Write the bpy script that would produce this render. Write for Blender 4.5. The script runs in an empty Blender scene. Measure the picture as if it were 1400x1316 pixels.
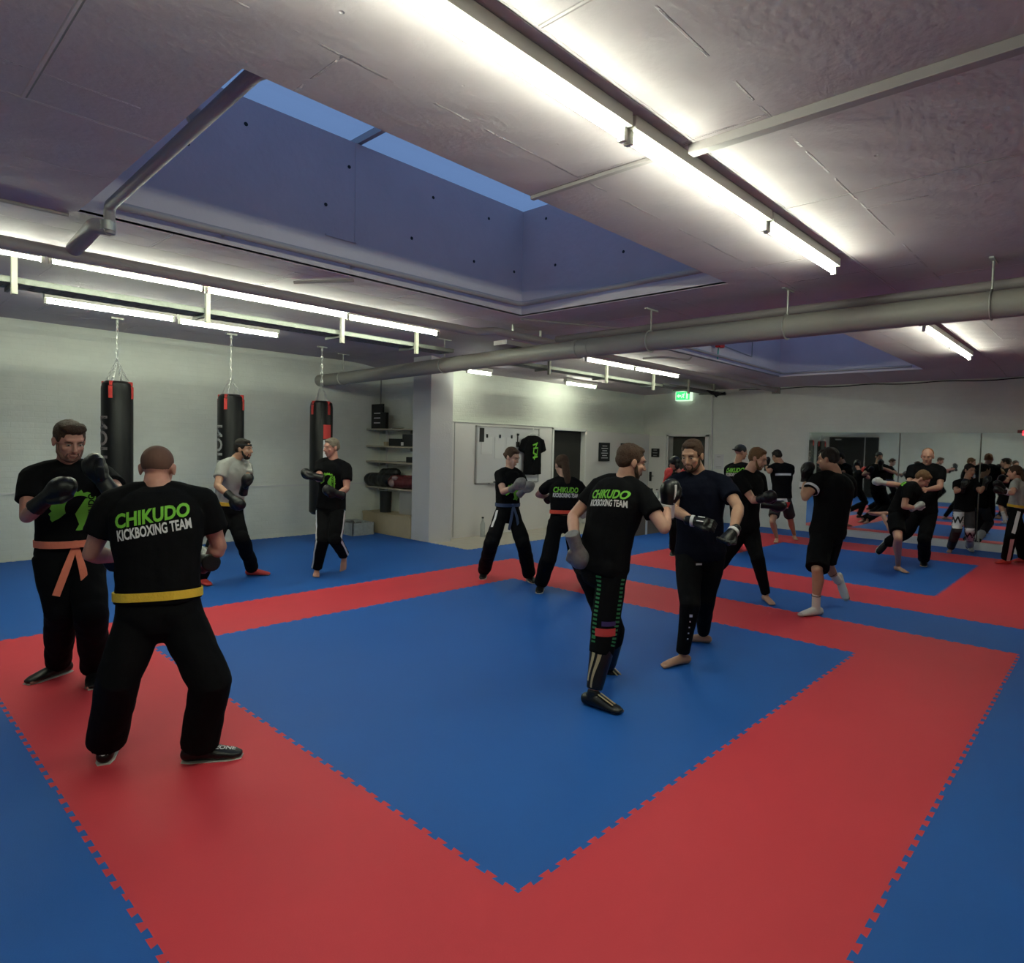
import bpy, bmesh, math, random
import numpy as np
from mathutils import Vector, Matrix, noise
from mathutils.bvhtree import BVHTree
random.seed(7)
SC = bpy.context.scene
COL = SC.collection
W, H = 1400, 1316
# ---------------------------------------------------------------- camera
F, CX, CY, PITCH, ROLL, TH = 882.9, 743.1, 642.9, 0.038, 0.024, 0.734
CAM = Vector((-1.69, -1.60, 1.654))
FH = Vector((math.cos(TH), math.sin(TH), 0))
RT = Vector((math.sin(TH), -math.cos(TH), 0))
DN = Vector((0, 0, -1))
_f = FH * math.cos(PITCH) + DN * math.sin(PITCH)
_d = DN * math.cos(PITCH) - FH * math.sin(PITCH)
_x = RT * math.cos(ROLL) - _d * math.sin(ROLL)
_y = _d * math.cos(ROLL) + RT * math.sin(ROLL)
cd = bpy.data.cameras.new('camera'); cam = bpy.data.objects.new('camera', cd); COL.objects.link(cam)
cd.sensor_fit = 'HORIZONTAL'; cd.sensor_width = 36; cd.lens = F / W * 36
cd.shift_x = (W / 2 - CX) / W; cd.shift_y = (CY - H / 2) / W
cd.clip_start = 0.05
Rm = Matrix((_x, -_y, -_f)).transposed()
cam.matrix_world = Matrix.Translation(CAM) @ Rm.to_4x4()
SC.camera = cam
# measuring helpers: sight line through a point of the photograph, used to read real positions off it
def ray(x, y): return (_f + _x * ((x - CX) / F) + _y * ((y - CY) / F))
def at_ax(x, y, ax, val):
    r = ray(x, y); return CAM + r * ((val - CAM[ax]) / r[ax])
def gz(x, y, z=0.0): return at_ax(x, y, 2, z)
def au(x, y, u): return at_ax(x, y, 0, u)
def av(x, y, v): return at_ax(x, y, 1, v)
def at_d(x, y, D):
    r = ray(x, y); return CAM + r * (D / (r.dot(FH)))

# ---------------------------------------------------------------- materials
MATS = {}
def mat(name, col, rough=0.6, metal=0.0, spec=0.5, emit=None, es=0.0, noise_amt=0.0, nscale=20, bump=0.0, bscale=60, sss=0.0, sheen=0.0, alpha=None):
    if name in MATS: return MATS[name]
    m = bpy.data.materials.new(name); m.use_nodes = True; MATS[name] = m
    nt = m.node_tree; b = nt.nodes['Principled BSDF']
    b.inputs['Base Color'].default_value = (*col, 1); b.inputs['Roughness'].default_value = rough
    b.inputs['Metallic'].default_value = metal; b.inputs['Specular IOR Level'].default_value = spec
    if emit: b.inputs['Emission Color'].default_value = (*emit, 1); b.inputs['Emission Strength'].default_value = es
    if sss: b.inputs['Subsurface Weight'].default_value = sss; b.inputs['Subsurface Radius'].default_value = (0.02, 0.008, 0.004)
    if sheen: b.inputs['Sheen Weight'].default_value = sheen
    if noise_amt or bump:
        tc = nt.nodes.new('ShaderNodeTexCoord')
        if noise_amt:
            n = nt.nodes.new('ShaderNodeTexNoise'); n.inputs['Scale'].default_value = nscale; n.inputs['Detail'].default_value = 5
            nt.links.new(tc.outputs['Object'], n.inputs['Vector'])
            mx = nt.nodes.new('ShaderNodeMix'); mx.data_type = 'RGBA'
            lo = [max(0, c * (1 - noise_amt)) for c in col]; hi = [min(1, c * (1 + noise_amt)) for c in col]
            mx.inputs[6].default_value = (*lo, 1); mx.inputs[7].default_value = (*hi, 1)
            nt.links.new(n.outputs['Fac'], mx.inputs[0]); nt.links.new(mx.outputs[2], b.inputs['Base Color'])
        if bump:
            n2 = nt.nodes.new('ShaderNodeTexNoise'); n2.inputs['Scale'].default_value = bscale; n2.inputs['Detail'].default_value = 4
            nt.links.new(tc.outputs['Object'], n2.inputs['Vector'])
            bp = nt.nodes.new('ShaderNodeBump'); bp.inputs['Strength'].default_value = bump; bp.inputs['Distance'].default_value = 0.01
            nt.links.new(n2.outputs['Fac'], bp.inputs['Height']); nt.links.new(bp.outputs['Normal'], b.inputs['Normal'])
    return m

def brick_mat(name, col, mortar, bw, bh, msize, strength, axis_swap, rough=0.75, dist=0.01, ndist=0.004):
    m = bpy.data.materials.new(name); m.use_nodes = True; nt = m.node_tree; b = nt.nodes['Principled BSDF']
    b.inputs['Roughness'].default_value = rough; b.inputs['Specular IOR Level'].default_value = 0.25
    g = nt.nodes.new('ShaderNodeNewGeometry'); sp = nt.nodes.new('ShaderNodeSeparateXYZ'); nt.links.new(g.outputs['Position'], sp.inputs[0])
    cb = nt.nodes.new('ShaderNodeCombineXYZ')
    for i, a in enumerate(axis_swap): nt.links.new(sp.outputs[a], cb.inputs[i])
    br = nt.nodes.new('ShaderNodeTexBrick'); br.inputs['Scale'].default_value = 1
    br.inputs['Brick Width'].default_value = bw; br.inputs['Row Height'].default_value = bh; br.inputs['Mortar Size'].default_value = msize
    br.inputs['Mortar Smooth'].default_value = 0.6; br.inputs['Bias'].default_value = 0
    br.inputs['Color1'].default_value = (*col, 1); br.inputs['Color2'].default_value = (*[c * 0.97 for c in col], 1); br.inputs['Mortar'].default_value = (*mortar, 1)
    nt.links.new(cb.outputs[0], br.inputs['Vector'])
    n = nt.nodes.new('ShaderNodeTexNoise'); n.inputs['Scale'].default_value = 2.2; n.inputs['Detail'].default_value = 8; n.inputs['Roughness'].default_value = 0.65
    nt.links.new(g.outputs['Position'], n.inputs['Vector'])
    mr = nt.nodes.new('ShaderNodeMapRange'); mr.inputs['To Min'].default_value = 0.86; mr.inputs['To Max'].default_value = 1.1
    nt.links.new(n.outputs['Fac'], mr.inputs['Value'])
    vm = nt.nodes.new('ShaderNodeVectorMath'); vm.operation = 'SCALE'
    nt.links.new(br.outputs['Color'], vm.inputs[0]); nt.links.new(mr.outputs[0], vm.inputs['Scale']); nt.links.new(vm.outputs[0], b.inputs['Base Color'])
    n2 = nt.nodes.new('ShaderNodeTexNoise'); n2.inputs['Scale'].default_value = 28; n2.inputs['Detail'].default_value = 6
    nt.links.new(g.outputs['Position'], n2.inputs['Vector'])
    bp = nt.nodes.new('ShaderNodeBump'); bp.inputs['Strength'].default_value = strength; bp.inputs['Distance'].default_value = dist; bp.invert = True
    nt.links.new(br.outputs['Fac'], bp.inputs['Height'])
    bp2 = nt.nodes.new('ShaderNodeBump'); bp2.inputs['Strength'].default_value = 0.6; bp2.inputs['Distance'].default_value = ndist
    nt.links.new(n2.outputs['Fac'], bp2.inputs['Height']); nt.links.new(bp.outputs['Normal'], bp2.inputs['Normal'])
    nt.links.new(bp2.outputs['Normal'], b.inputs['Normal'])
    return m
WALLC = (0.76, 0.77, 0.71)
M_wallv = brick_mat('painted brick left', WALLC, [c * .97 for c in WALLC], .25, .072, .008, .16, (0, 2, 1))
M_wallu = brick_mat('painted brick right', WALLC, [c * .97 for c in WALLC], .25, .072, .008, .16, (1, 2, 0))
M_ceil = brick_mat('board marked concrete ceiling', (0.52, 0.45, 0.485), (0.60, .53, .56), 2.2, 2.05, .012, .8, (0, 1, 2), dist=.03, ndist=.005)
def crack(m):
    nt = m.node_tree; b = nt.nodes['Principled BSDF']; g = nt.nodes.new('ShaderNodeNewGeometry'); last = b.inputs['Normal'].links[0].from_socket; base = b.inputs['Base Color'].links[0].from_socket
    n = nt.nodes.new('ShaderNodeTexNoise'); n.inputs['Scale'].default_value = 1.6; nt.links.new(g.outputs['Position'], n.inputs['Vector'])
    ad = nt.nodes.new('ShaderNodeVectorMath'); ad.operation = 'MULTIPLY_ADD'; ad.inputs[1].default_value = (.5, .5, .5); nt.links.new(n.outputs['Color'], ad.inputs[0]); nt.links.new(g.outputs['Position'], ad.inputs[2])
    def layer(kind, scale, a, c, strength, dist, inv, vec):
        nonlocal last
        v = nt.nodes.new('ShaderNodeTexVoronoi'); v.feature = kind; v.inputs['Scale'].default_value = scale; nt.links.new(vec, v.inputs['Vector'])
        mr = nt.nodes.new('ShaderNodeMapRange'); mr.inputs['From Min'].default_value = a; mr.inputs['From Max'].default_value = c; mr.inputs['To Min'].default_value = 1; mr.inputs['To Max'].default_value = 0
        nt.links.new(v.outputs['Distance'], mr.inputs['Value'])
        bp = nt.nodes.new('ShaderNodeBump'); bp.inputs['Strength'].default_value = strength; bp.inputs['Distance'].default_value = dist; bp.invert = inv
        nt.links.new(mr.outputs[0], bp.inputs['Height']); nt.links.new(last, bp.inputs['Normal']); last = bp.outputs['Normal']; return mr.outputs[0]
    mp = nt.nodes.new('ShaderNodeMapping'); mp.inputs['Location'].default_value = (.35, .37, 0); nt.links.new(g.outputs['Position'], mp.inputs['Vector'])
    sb = nt.nodes.new('ShaderNodeTexBrick'); sb.inputs['Scale'].default_value = 1; sb.inputs['Brick Width'].default_value = 2.85; sb.inputs['Row Height'].default_value = 1.06; sb.inputs['Mortar Size'].default_value = .007; sb.inputs['Mortar Smooth'].default_value = .4
    nz = nt.nodes.new('ShaderNodeTexNoise'); nz.inputs['Scale'].default_value = 5; nz.inputs['Detail'].default_value = 6; nt.links.new(g.outputs['Position'], nz.inputs['Vector'])
    wob = nt.nodes.new('ShaderNodeVectorMath'); wob.operation = 'MULTIPLY_ADD'; wob.inputs[1].default_value = (.012, .012, 0); nt.links.new(nz.outputs['Color'], wob.inputs[0]); nt.links.new(mp.outputs[0], wob.inputs[2]); nt.links.new(wob.outputs[0], sb.inputs['Vector'])
    gt = nt.nodes.new('ShaderNodeMapRange'); gt.inputs['From Min'].default_value = .42; gt.inputs['From Max'].default_value = .56; nt.links.new(nz.outputs['Fac'], gt.inputs['Value'])
    mu = nt.nodes.new('ShaderNodeMath'); mu.operation = 'MULTIPLY'; nt.links.new(sb.outputs['Fac'], mu.inputs[0]); nt.links.new(gt.outputs[0], mu.inputs[1])
    b0 = nt.nodes.new('ShaderNodeBump'); b0.inputs['Strength'].default_value = 1.0; b0.inputs['Distance'].default_value = .018; nt.links.new(mu.outputs[0], b0.inputs['Height']); nt.links.new(last, b0.inputs['Normal']); last = b0.outputs['Normal']
    c2 = layer('F1', 3.2, .015, .035, .8, .006, True, g.outputs['Position'])
    w = nt.nodes.new('ShaderNodeTexWave'); w.bands_direction = 'DIAGONAL'; w.inputs['Scale'].default_value = 1.7; w.inputs['Distortion'].default_value = .6; nt.links.new(g.outputs['Position'], w.inputs['Vector'])
    bp = nt.nodes.new('ShaderNodeBump'); bp.inputs['Strength'].default_value = .25; bp.inputs['Distance'].default_value = .006; nt.links.new(w.outputs['Fac'], bp.inputs['Height']); nt.links.new(last, bp.inputs['Normal']); last = bp.outputs['Normal']
    nt.links.new(last, b.inputs['Normal'])
crack(M_ceil)
M_shaft = mat('shaft concrete', (0.60, 0.52, 0.55), .8, noise_amt=.08, nscale=3, bump=.4, bscale=14)
M_white = mat('white paint', (0.70, 0.685, 0.67), .6, noise_amt=.04, nscale=4)
M_pillar = mat('pillar paint', (0.58, 0.56, 0.58), .7, noise_amt=.05, nscale=3, bump=.2, bscale=40)
M_part = mat('partition paint', (0.66, 0.63, 0.62), .6, noise_amt=.03, nscale=2)
M_slab = mat('beige screed', (0.42, 0.38, 0.33), .8, noise_amt=.1, nscale=6)
M_pipe = mat('grey painted pipe', (0.30, 0.285, 0.26), .5, noise_amt=.06, nscale=5)
M_pipe2 = mat('pale mauve pipe', (0.34, 0.30, 0.31), .55, noise_amt=.06, nscale=5)
M_galv = mat('galvanised steel', (0.50, 0.50, 0.47), .45, .6, noise_amt=.12, nscale=30)
M_tray = mat('dull steel tray', (0.20, 0.21, 0.19), .6, .3, noise_amt=.25, nscale=40)
M_tray2 = mat('painted post', (0.34, 0.33, 0.28), .6)
M_chrome = mat('chain steel', (0.75, 0.75, 0.73), .3, .8)
M_tube = mat('fluorescent tube', (1, 1, 1), .4, emit=(0.90, 1.0, 0.77), es=60)
M_house = mat('lamp housing', (0.62, 0.60, 0.55), .5)
M_blk = mat('black leather', (0.006, 0.006, 0.007), .38, spec=.35, bump=.15, bscale=120)
M_blkflat = mat('matt black', (0.012, 0.012, 0.013), .7)
M_cloth = mat('black cotton', (0.0055, 0.0055, 0.0065), .95, spec=.08, bump=.5, bscale=18)
M_navy = mat('navy cotton', (0.005, 0.006, 0.013), .95, spec=.08, bump=.5, bscale=18)
M_trouser = mat('black trousers', (0.0045, 0.0045, 0.0055), .9, spec=.1, bump=.6, bscale=14)
M_greytee = mat('grey shirt', (0.30, 0.30, 0.29), .9, spec=.1, bump=.6, bscale=16, noise_amt=.15, nscale=14)
M_greypant = mat('charcoal trousers', (0.05, 0.045, 0.05), .9, spec=.1, bump=.5, bscale=18)
M_wcloth = mat('white cloth', (0.62, 0.60, 0.58), .85, bump=.4, bscale=30)
M_greyglove = mat('grey leather', (0.16, 0.15, 0.15), .4, noise_amt=.4, nscale=40)
M_green = mat('green print', (0.17, 0.50, 0.035), .7)
M_wprint = mat('white print', (0.66, 0.64, 0.66), .7)
M_yellow = mat('yellow belt', (0.72, 0.46, 0.035), .8, bump=.4, bscale=90)
M_orange = mat('orange belt', (0.75, 0.20, 0.12), .8, bump=.4, bscale=90)
M_redbelt = mat('red belt', (0.70, 0.07, 0.04), .8)
M_bluebelt = mat('blue belt', (0.035, 0.06, 0.14), .8)
M_red = mat('red fabric', (0.62, 0.05, 0.045), .6)
M_gold = mat('gold print', (0.50, 0.40, 0.24), .35, .3)
M_wood = mat('pale plywood', (0.46, 0.37, 0.25), .6, noise_amt=.12, nscale=6)
M_shelf = mat('shelf board', (0.42, 0.37, 0.28), .6)
M_paper = mat('paper', (0.66, 0.65, 0.66), .8)
M_board = mat('whiteboard', (0.60, 0.59, 0.61), .3)
M_alu = mat('aluminium', (0.42, 0.41, 0.41), .4, .5)
M_dark = mat('dark door and unlit doorway', (0.012, 0.011, 0.010), .7)  # door leaf colour, also standing in for darkness inside a doorway
M_dark2 = mat('painted dark of room beyond', (0.05, 0.05, 0.04), .8)  # shade of the unlit room, put into the colour
M_lip = mat('lips', (0.30, 0.13, 0.10), .5)
M_eye = mat('eye white', (0.28, 0.24, 0.22), .3)
M_iris = mat('iris', (0.02, 0.015, 0.012), .2)
M_redpaint = mat('red plastic', (0.55, 0.03, 0.025), .5)
M_plastic = mat('clear plastic', (0.42, 0.44, 0.44), .25, noise_amt=.3, nscale=20)
M_teal = mat('teal bottle', (0.10, 0.42, 0.33), .3)
M_sole = mat('white sole', (0.5, 0.49, 0.46), .7)
M_led = mat('red led', (0.6, 0.02, 0.02), .5, emit=(1, 0.05, 0.08), es=1.6)
M_exit = mat('exit green', (0.03, 0.5, 0.12), .5, emit=(0.05, 1.0, 0.22), es=1.0)
M_exitw = mat('exit white', (0.8, 0.9, 0.8), .5, emit=(0.75, 1.0, 0.75), es=0.8)
def skin(k, c): return mat('skin ' + k, c, .5, spec=.35, noise_amt=.1, nscale=25, sss=.06, bump=.08, bscale=150)
SK_A = skin('fair', (0.50, 0.27, 0.20)); SK_B = skin('tan', (0.42, 0.23, 0.155)); SK_C = skin('ruddy', (0.46, 0.22, 0.17)); SK_D = skin('pale', (0.52, 0.31, 0.24))
def hairm(k, c): return mat('hair ' + k, c, .65, spec=.25, noise_amt=.45, nscale=90, bump=.8, bscale=160)
HR_BR = hairm('brown', (0.055, 0.028, 0.016)); HR_DK = hairm('dark', (0.014, 0.009, 0.007)); HR_BL = hairm('dark blond', (0.15, 0.078, 0.035)); HR_GR = hairm('grey', (0.17, 0.14, 0.11)); HR_GI = hairm('ginger', (0.22, 0.10, 0.04)); HR_SH = mat('hair shaved', (0.12, 0.062, 0.048), .7, spec=.2, noise_amt=.12, nscale=60)

def matt_mat(name, col):
    m = mat(name, col, .62, spec=.3)
    nt = m.node_tree; b = nt.nodes['Principled BSDF']
    g = nt.nodes.new('ShaderNodeNewGeometry')
    n = nt.nodes.new('ShaderNodeTexNoise'); n.inputs['Scale'].default_value = 0.9; n.inputs['Detail'].default_value = 4
    nt.links.new(g.outputs['Position'], n.inputs['Vector'])
    mx = nt.nodes.new('ShaderNodeMix'); mx.data_type = 'RGBA'
    mx.inputs[6].default_value = (*[c * .9 for c in col], 1); mx.inputs[7].default_value = (*[min(1, c * 1.1) for c in col], 1)
    nt.links.new(n.outputs['Fac'], mx.inputs[0]); nt.links.new(mx.outputs[2], b.inputs['Base Color'])
    w = nt.nodes.new('ShaderNodeTexNoise'); w.inputs['Scale'].default_value = 160; nt.links.new(g.outputs['Position'], w.inputs['Vector'])
    bp = nt.nodes.new('ShaderNodeBump'); bp.inputs['Strength'].default_value = .35; bp.inputs['Distance'].default_value = .002
    nt.links.new(w.outputs['Fac'], bp.inputs['Height']); nt.links.new(bp.outputs['Normal'], b.inputs['Normal'])
    return m
M_mblue = matt_mat('blue foam mat', (0.012, 0.105, 0.42))
M_mred = matt_mat('red foam mat', (0.64, 0.045, 0.065))

# ---------------------------------------------------------------- mesh helpers
def link(name, me, m=None, parent=None, kind=None):
    o = bpy.data.objects.new(name, me); COL.objects.link(o)
    if m is not None and me is not None and not me.materials: me.materials.append(m)
    if parent is not None:
        o.parent = parent
    if kind: o['kind'] = kind
    return o
def tag(o, label, cat, group=None):
    o['label'] = label; o['category'] = cat
    if group: o['group'] = group
    return o
def thing(name, label, cat, loc=(0, 0, 0), rz=0, group=None):
    o = bpy.data.objects.new(name, None); COL.objects.link(o); o.location = loc; o.rotation_euler = (0, 0, rz)
    o.empty_display_size = .1
    return tag(o, label, cat, group)
class MB:
    def __init__(s): s.v = []; s.f = []
    def box(s, c, d, rot=None, taper=1.0):
        c = Vector(c); hx, hy, hz = d[0] / 2, d[1] / 2, d[2] / 2; n = len(s.v)
        for z in (-hz, hz):
            k = taper if z > 0 else 1
            for x, y in ((-hx, -hy), (hx, -hy), (hx, hy), (-hx, hy)):
                p = Vector((x * k, y * k, z))
                if rot: p = rot @ p
                s.v.append(c + p)
        s.f += [(n, n + 3, n + 2, n + 1), (n + 4, n + 5, n + 6, n + 7)] + [(n + i, n + (i + 1) % 4, n + 4 + (i + 1) % 4, n + 4 + i) for i in range(4)]
        return s
    def b2(s, a, b):
        a, b = Vector(a), Vector(b); return s.box((a + b) / 2, [abs(x) for x in (b - a)])
    def sweep(s, pts, ra, rb=None, side=None, n=14, dome=True, squ=2.0):
        pts = [Vector(p) for p in pts]; k = len(pts)
        if not hasattr(ra, '__len__'): ra = [ra] * k
        rb = ra if rb is None else (rb if hasattr(rb, '__len__') else [rb] * k)
        tans = []
        for i in range(k):
            t = pts[min(i + 1, k - 1)] - pts[max(i - 1, 0)]
            tans.append(t.normalized() if t.length > 1e-9 else Vector((0, 0, 1)))
        rings = []
        prev = None
        for i in range(k):
            t = tans[i]
            if side is not None:
                sd = side[i] if isinstance(side, list) else side
                a = Vector(sd) - t * Vector(sd).dot(t)
            else:
                a = prev - t * prev.dot(t) if prev is not None else (Vector((0, 0, 1)) if abs(t.z) < .9 else Vector((1, 0, 0))).cross(t)
            if a.length < 1e-6: a = t.orthogonal()
            a.normalize(); prev = a; b = t.cross(a)
            rings.append((pts[i], a, b, ra[i], rb[i], t))
        full = []
        if dome:
            p, a, b, r1, r2, t = rings[0]; r = min(r1, r2)
            for ang in (80, 50, 25):
                q = math.radians(ang); full.append((p - t * r * math.sin(q), a, b, r1 * math.cos(q), r2 * math.cos(q)))
        full += [x[:5] for x in rings]
        if dome:
            p, a, b, r1, r2, t = rings[-1]; r = min(r1, r2)
            for ang in (25, 50, 80):
                q = math.radians(ang); full.append((p + t * r * math.sin(q), a, b, r1 * math.cos(q), r2 * math.cos(q)))
        base = len(s.v)
        for p, a, b, r1, r2 in full:
            for j in range(n):
                th = 2 * math.pi * j / n; c, sn = math.cos(th), math.sin(th)
                if squ != 2.0:
                    c = math.copysign(abs(c) ** (2 / squ), c); sn = math.copysign(abs(sn) ** (2 / squ), sn)
                s.v.append(p + a * r1 * c + b * r2 * sn)
        m = len(full)
        for i in range(m - 1):
            for j in range(n):
                j2 = (j + 1) % n
                s.f.append((base + i * n + j, base + i * n + j2, base + (i + 1) * n + j2, base + (i + 1) * n + j))
        s.f.append(tuple(base + j for j in reversed(range(n)))); s.f.append(tuple(base + (m - 1) * n + j for j in range(n)))
        return s
    def ell(s, c, r, M=None, n=14, m=9):
        c = Vector(c); base = len(s.v)
        if M is None: M = Matrix.Identity(3)
        s.v.append(c + M @ Vector((0, 0, -r[2])))
        for i in range(1, m):
            ph = -math.pi / 2 + math.pi * i / m
            for j in range(n):
                th = 2 * math.pi * j / n
                s.v.append(c + M @ Vector((r[0] * math.cos(ph) * math.cos(th), r[1] * math.cos(ph) * math.sin(th), r[2] * math.sin(ph))))
        s.v.append(c + M @ Vector((0, 0, r[2]))); top = len(s.v) - 1
        for j in range(n):
            s.f.append((base, base + 1 + (j + 1) % n, base + 1 + j))
            s.f.append((top, top - n + j, top - n + (j + 1) % n))
        for i in range(m - 2):
            for j in range(n):
                a = base + 1 + i * n; s.f.append((a + j, a + (j + 1) % n, a + n + (j + 1) % n, a + n + j))
        return s
    def prism(s, poly, z0, z1, M=None):
        n = len(s.v); k = len(poly)
        for z in (z0, z1):
            for x, y in poly:
                p = Vector((x, y, z)); s.v.append(M @ p if M else p)
        s.f.append(tuple(n + i for i in reversed(range(k)))); s.f.append(tuple(n + k + i for i in range(k)))
        for i in range(k): s.f.append((n + i, n + (i + 1) % k, n + k + (i + 1) % k, n + k + i))
        return s
    def mesh(s, name='m', inv=None, smooth=False):
        me = bpy.data.meshes.new(name)
        vs = [tuple(inv @ v) if inv else tuple(v) for v in s.v]
        me.from_pydata(vs, [], s.f); me.validate()
        bm = bmesh.new(); bm.from_mesh(me); bmesh.ops.recalc_face_normals(bm, faces=bm.faces); bm.to_mesh(me); bm.free()
        if smooth:
            me.polygons.foreach_set('use_smooth', [True] * len(me.polygons))
        return me
    def build(s, name, m, parent=None, smooth=False, kind=None, bevel=0, angle=True):
        inv = None
        if parent is not None:
            bpy_update_needed = True
            inv = world(parent).inverted()
        me = s.mesh(name, inv, smooth)
        if bevel:
            bm = bmesh.new(); bm.from_mesh(me)
            bmesh.ops.bevel(bm, geom=list(bm.edges), offset=bevel, segments=2, affect='EDGES', profile=.6, clamp_overlap=True)
            bm.to_mesh(me); bm.free()
        if smooth:
            me.polygons.foreach_set('use_smooth', [True] * len(me.polygons))
            try: me.set_sharp_from_angle(angle=math.radians(40))
            except Exception: pass
        return link(name, me, m, parent, kind)
    def remesh(s, name, m, parent=None, voxel=.01, smooth=2, fold=0.0, fscale=9.0, inv=None):
        me = s.mesh(name)
        t = bpy.data.objects.new('t', me); COL.objects.link(t)
        r = t.modifiers.new('r', 'REMESH'); r.mode = 'VOXEL'; r.voxel_size = voxel; r.use_smooth_shade = True
        if smooth:
            q = t.modifiers.new('s', 'SMOOTH'); q.factor = .5; q.iterations = smooth
        dg = bpy.context.evaluated_depsgraph_get()
        out = bpy.data.meshes.new_from_object(t.evaluated_get(dg)); out.name = name
        bpy.data.objects.remove(t); bpy.data.meshes.remove(me)
        k = len(out.vertices)
        if fold:
            co = np.empty(k * 3, np.float32); out.vertices.foreach_get('co', co); co = co.reshape(-1, 3)
            nr = np.empty(k * 3, np.float32); out.vertices.foreach_get('normal', nr); nr = nr.reshape(-1, 3)
            d = np.array([noise.noise(Vector((x * fscale, y * fscale, z * fscale * .45))) + .5 * noise.noise(Vector((x * fscale * 2.3 + 5, y * fscale * 2.3, z * fscale * 1.6))) for x, y, z in co], np.float32)
            co += nr * (d * fold)[:, None]
            out.vertices.foreach_set('co', co.ravel())
        if parent is not None:
            out.transform(world(parent).inverted())
        out.materials.clear()
        out.polygons.foreach_set('use_smooth', [True] * len(out.polygons))
        out.update()
        return link(name, out, m, parent)
def world(o):
    M = Matrix.LocRotScale(o.location, o.rotation_euler, o.scale)
    return world(o.parent) @ o.matrix_parent_inverse @ M if o.parent else M
def tube(name, pts, r, m, parent=None, n=12, kind=None):
    return MB().sweep(pts, r, n=n, dome=False).build(name, m, parent, smooth=True, kind=kind)
def bez(pts, k=6):
    """round off a polyline's corners"""
    pts = [Vector(p) for p in pts]; out = [pts[0]]
    for i in range(1, len(pts) - 1):
        a, b, c = pts[i - 1], pts[i], pts[i + 1]
        r = min((a - b).length, (c - b).length) * .4; r = min(r, .12)
        p, q = b + (a - b).normalized() * r, b + (c - b).normalized() * r
        for j in range(k + 1):
            t = j / k; out.append(p * (1 - t) ** 2 + b * 2 * t * (1 - t) + q * t * t)
    out.append(pts[-1]); return out
def text_mesh(txt, size, shear=0.0, extr=0.0, bold=0.012):
    cu = bpy.data.curves.new('txt', 'FONT'); cu.body = txt; cu.size = size; cu.shear = shear; cu.extrude = extr; cu.offset = bold * size
    cu.align_x = 'CENTER'; cu.align_y = 'CENTER'; cu.resolution_u = 3
    o = bpy.data.objects.new('t', cu); COL.objects.link(o)
    me = bpy.data.meshes.new_from_object(o.evaluated_get(bpy.context.evaluated_depsgraph_get()))
    bpy.data.objects.remove(o); bpy.data.curves.remove(cu); me.materials.clear()
    return me
def place_text(name, txt, size, origin, xdir, updir, m, parent, shear=0, extr=.002, sx=1.0):
    me = text_mesh(txt, size, shear, extr)
    x = Vector(xdir).normalized(); y = Vector(updir).normalized(); z = x.cross(y)
    M = Matrix((x * sx, y, z)).transposed().to_4x4(); M.translation = Vector(origin)
    me.transform(world(parent).inverted() @ M if parent else M)
    return link(name, me, m, parent)
# ================================================================ ROOM
def ss(x, a, b):
    t = min(1, max(0, (x - a) / (b - a))); return t * t * (3 - 2 * t)
def ch(u, v): return 3.12 - max(.09 * ss(u, 10.9, 12), .14 * ss(v, 4.5, 7.4) * ss(u, 4.7, 6))
HOLES = [(-.57, 3.63, 1.07, 3.6), (6.68, 10.88, 1.05, 3.55)]
def ceiling():
    us = sorted(set([round(-4.2 + .4 * i, 3) for i in range(42)] + [-.57, 3.63, 6.68, 10.88, 12.2])); us = [u for u in us if u <= 12.2]
    vs = sorted(set([round(-4.2 + .4 * i, 3) for i in range(34)] + [1.07, 1.05, 3.6, 3.55, 9.2])); vs = [v for v in vs if v <= 9.2]
    mb = MB(); idx = {}
    for i, u in enumerate(us):
        for j, v in enumerate(vs):
            idx[i, j] = len(mb.v); mb.v.append(Vector((u, v, ch(u, v))))
    for i in range(len(us) - 1):
        for j in range(len(vs) - 1):
            cu, cv = (us[i] + us[i + 1]) / 2, (vs[j] + vs[j + 1]) / 2
            if any(a < cu < b and c < cv < d for a, b, c, d in HOLES): continue
            mb.f.append((idx[i, j], idx[i, j + 1], idx[i + 1, j + 1], idx[i + 1, j]))
    me = mb.mesh(); o = link('ceiling', me, M_ceil, None, 'structure'); o.modifiers.new('s', 'SOLIDIFY').thickness = .02
    o.modifiers['s'].offset = 1
    return o
ceiling()
BORDER = .012
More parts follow.
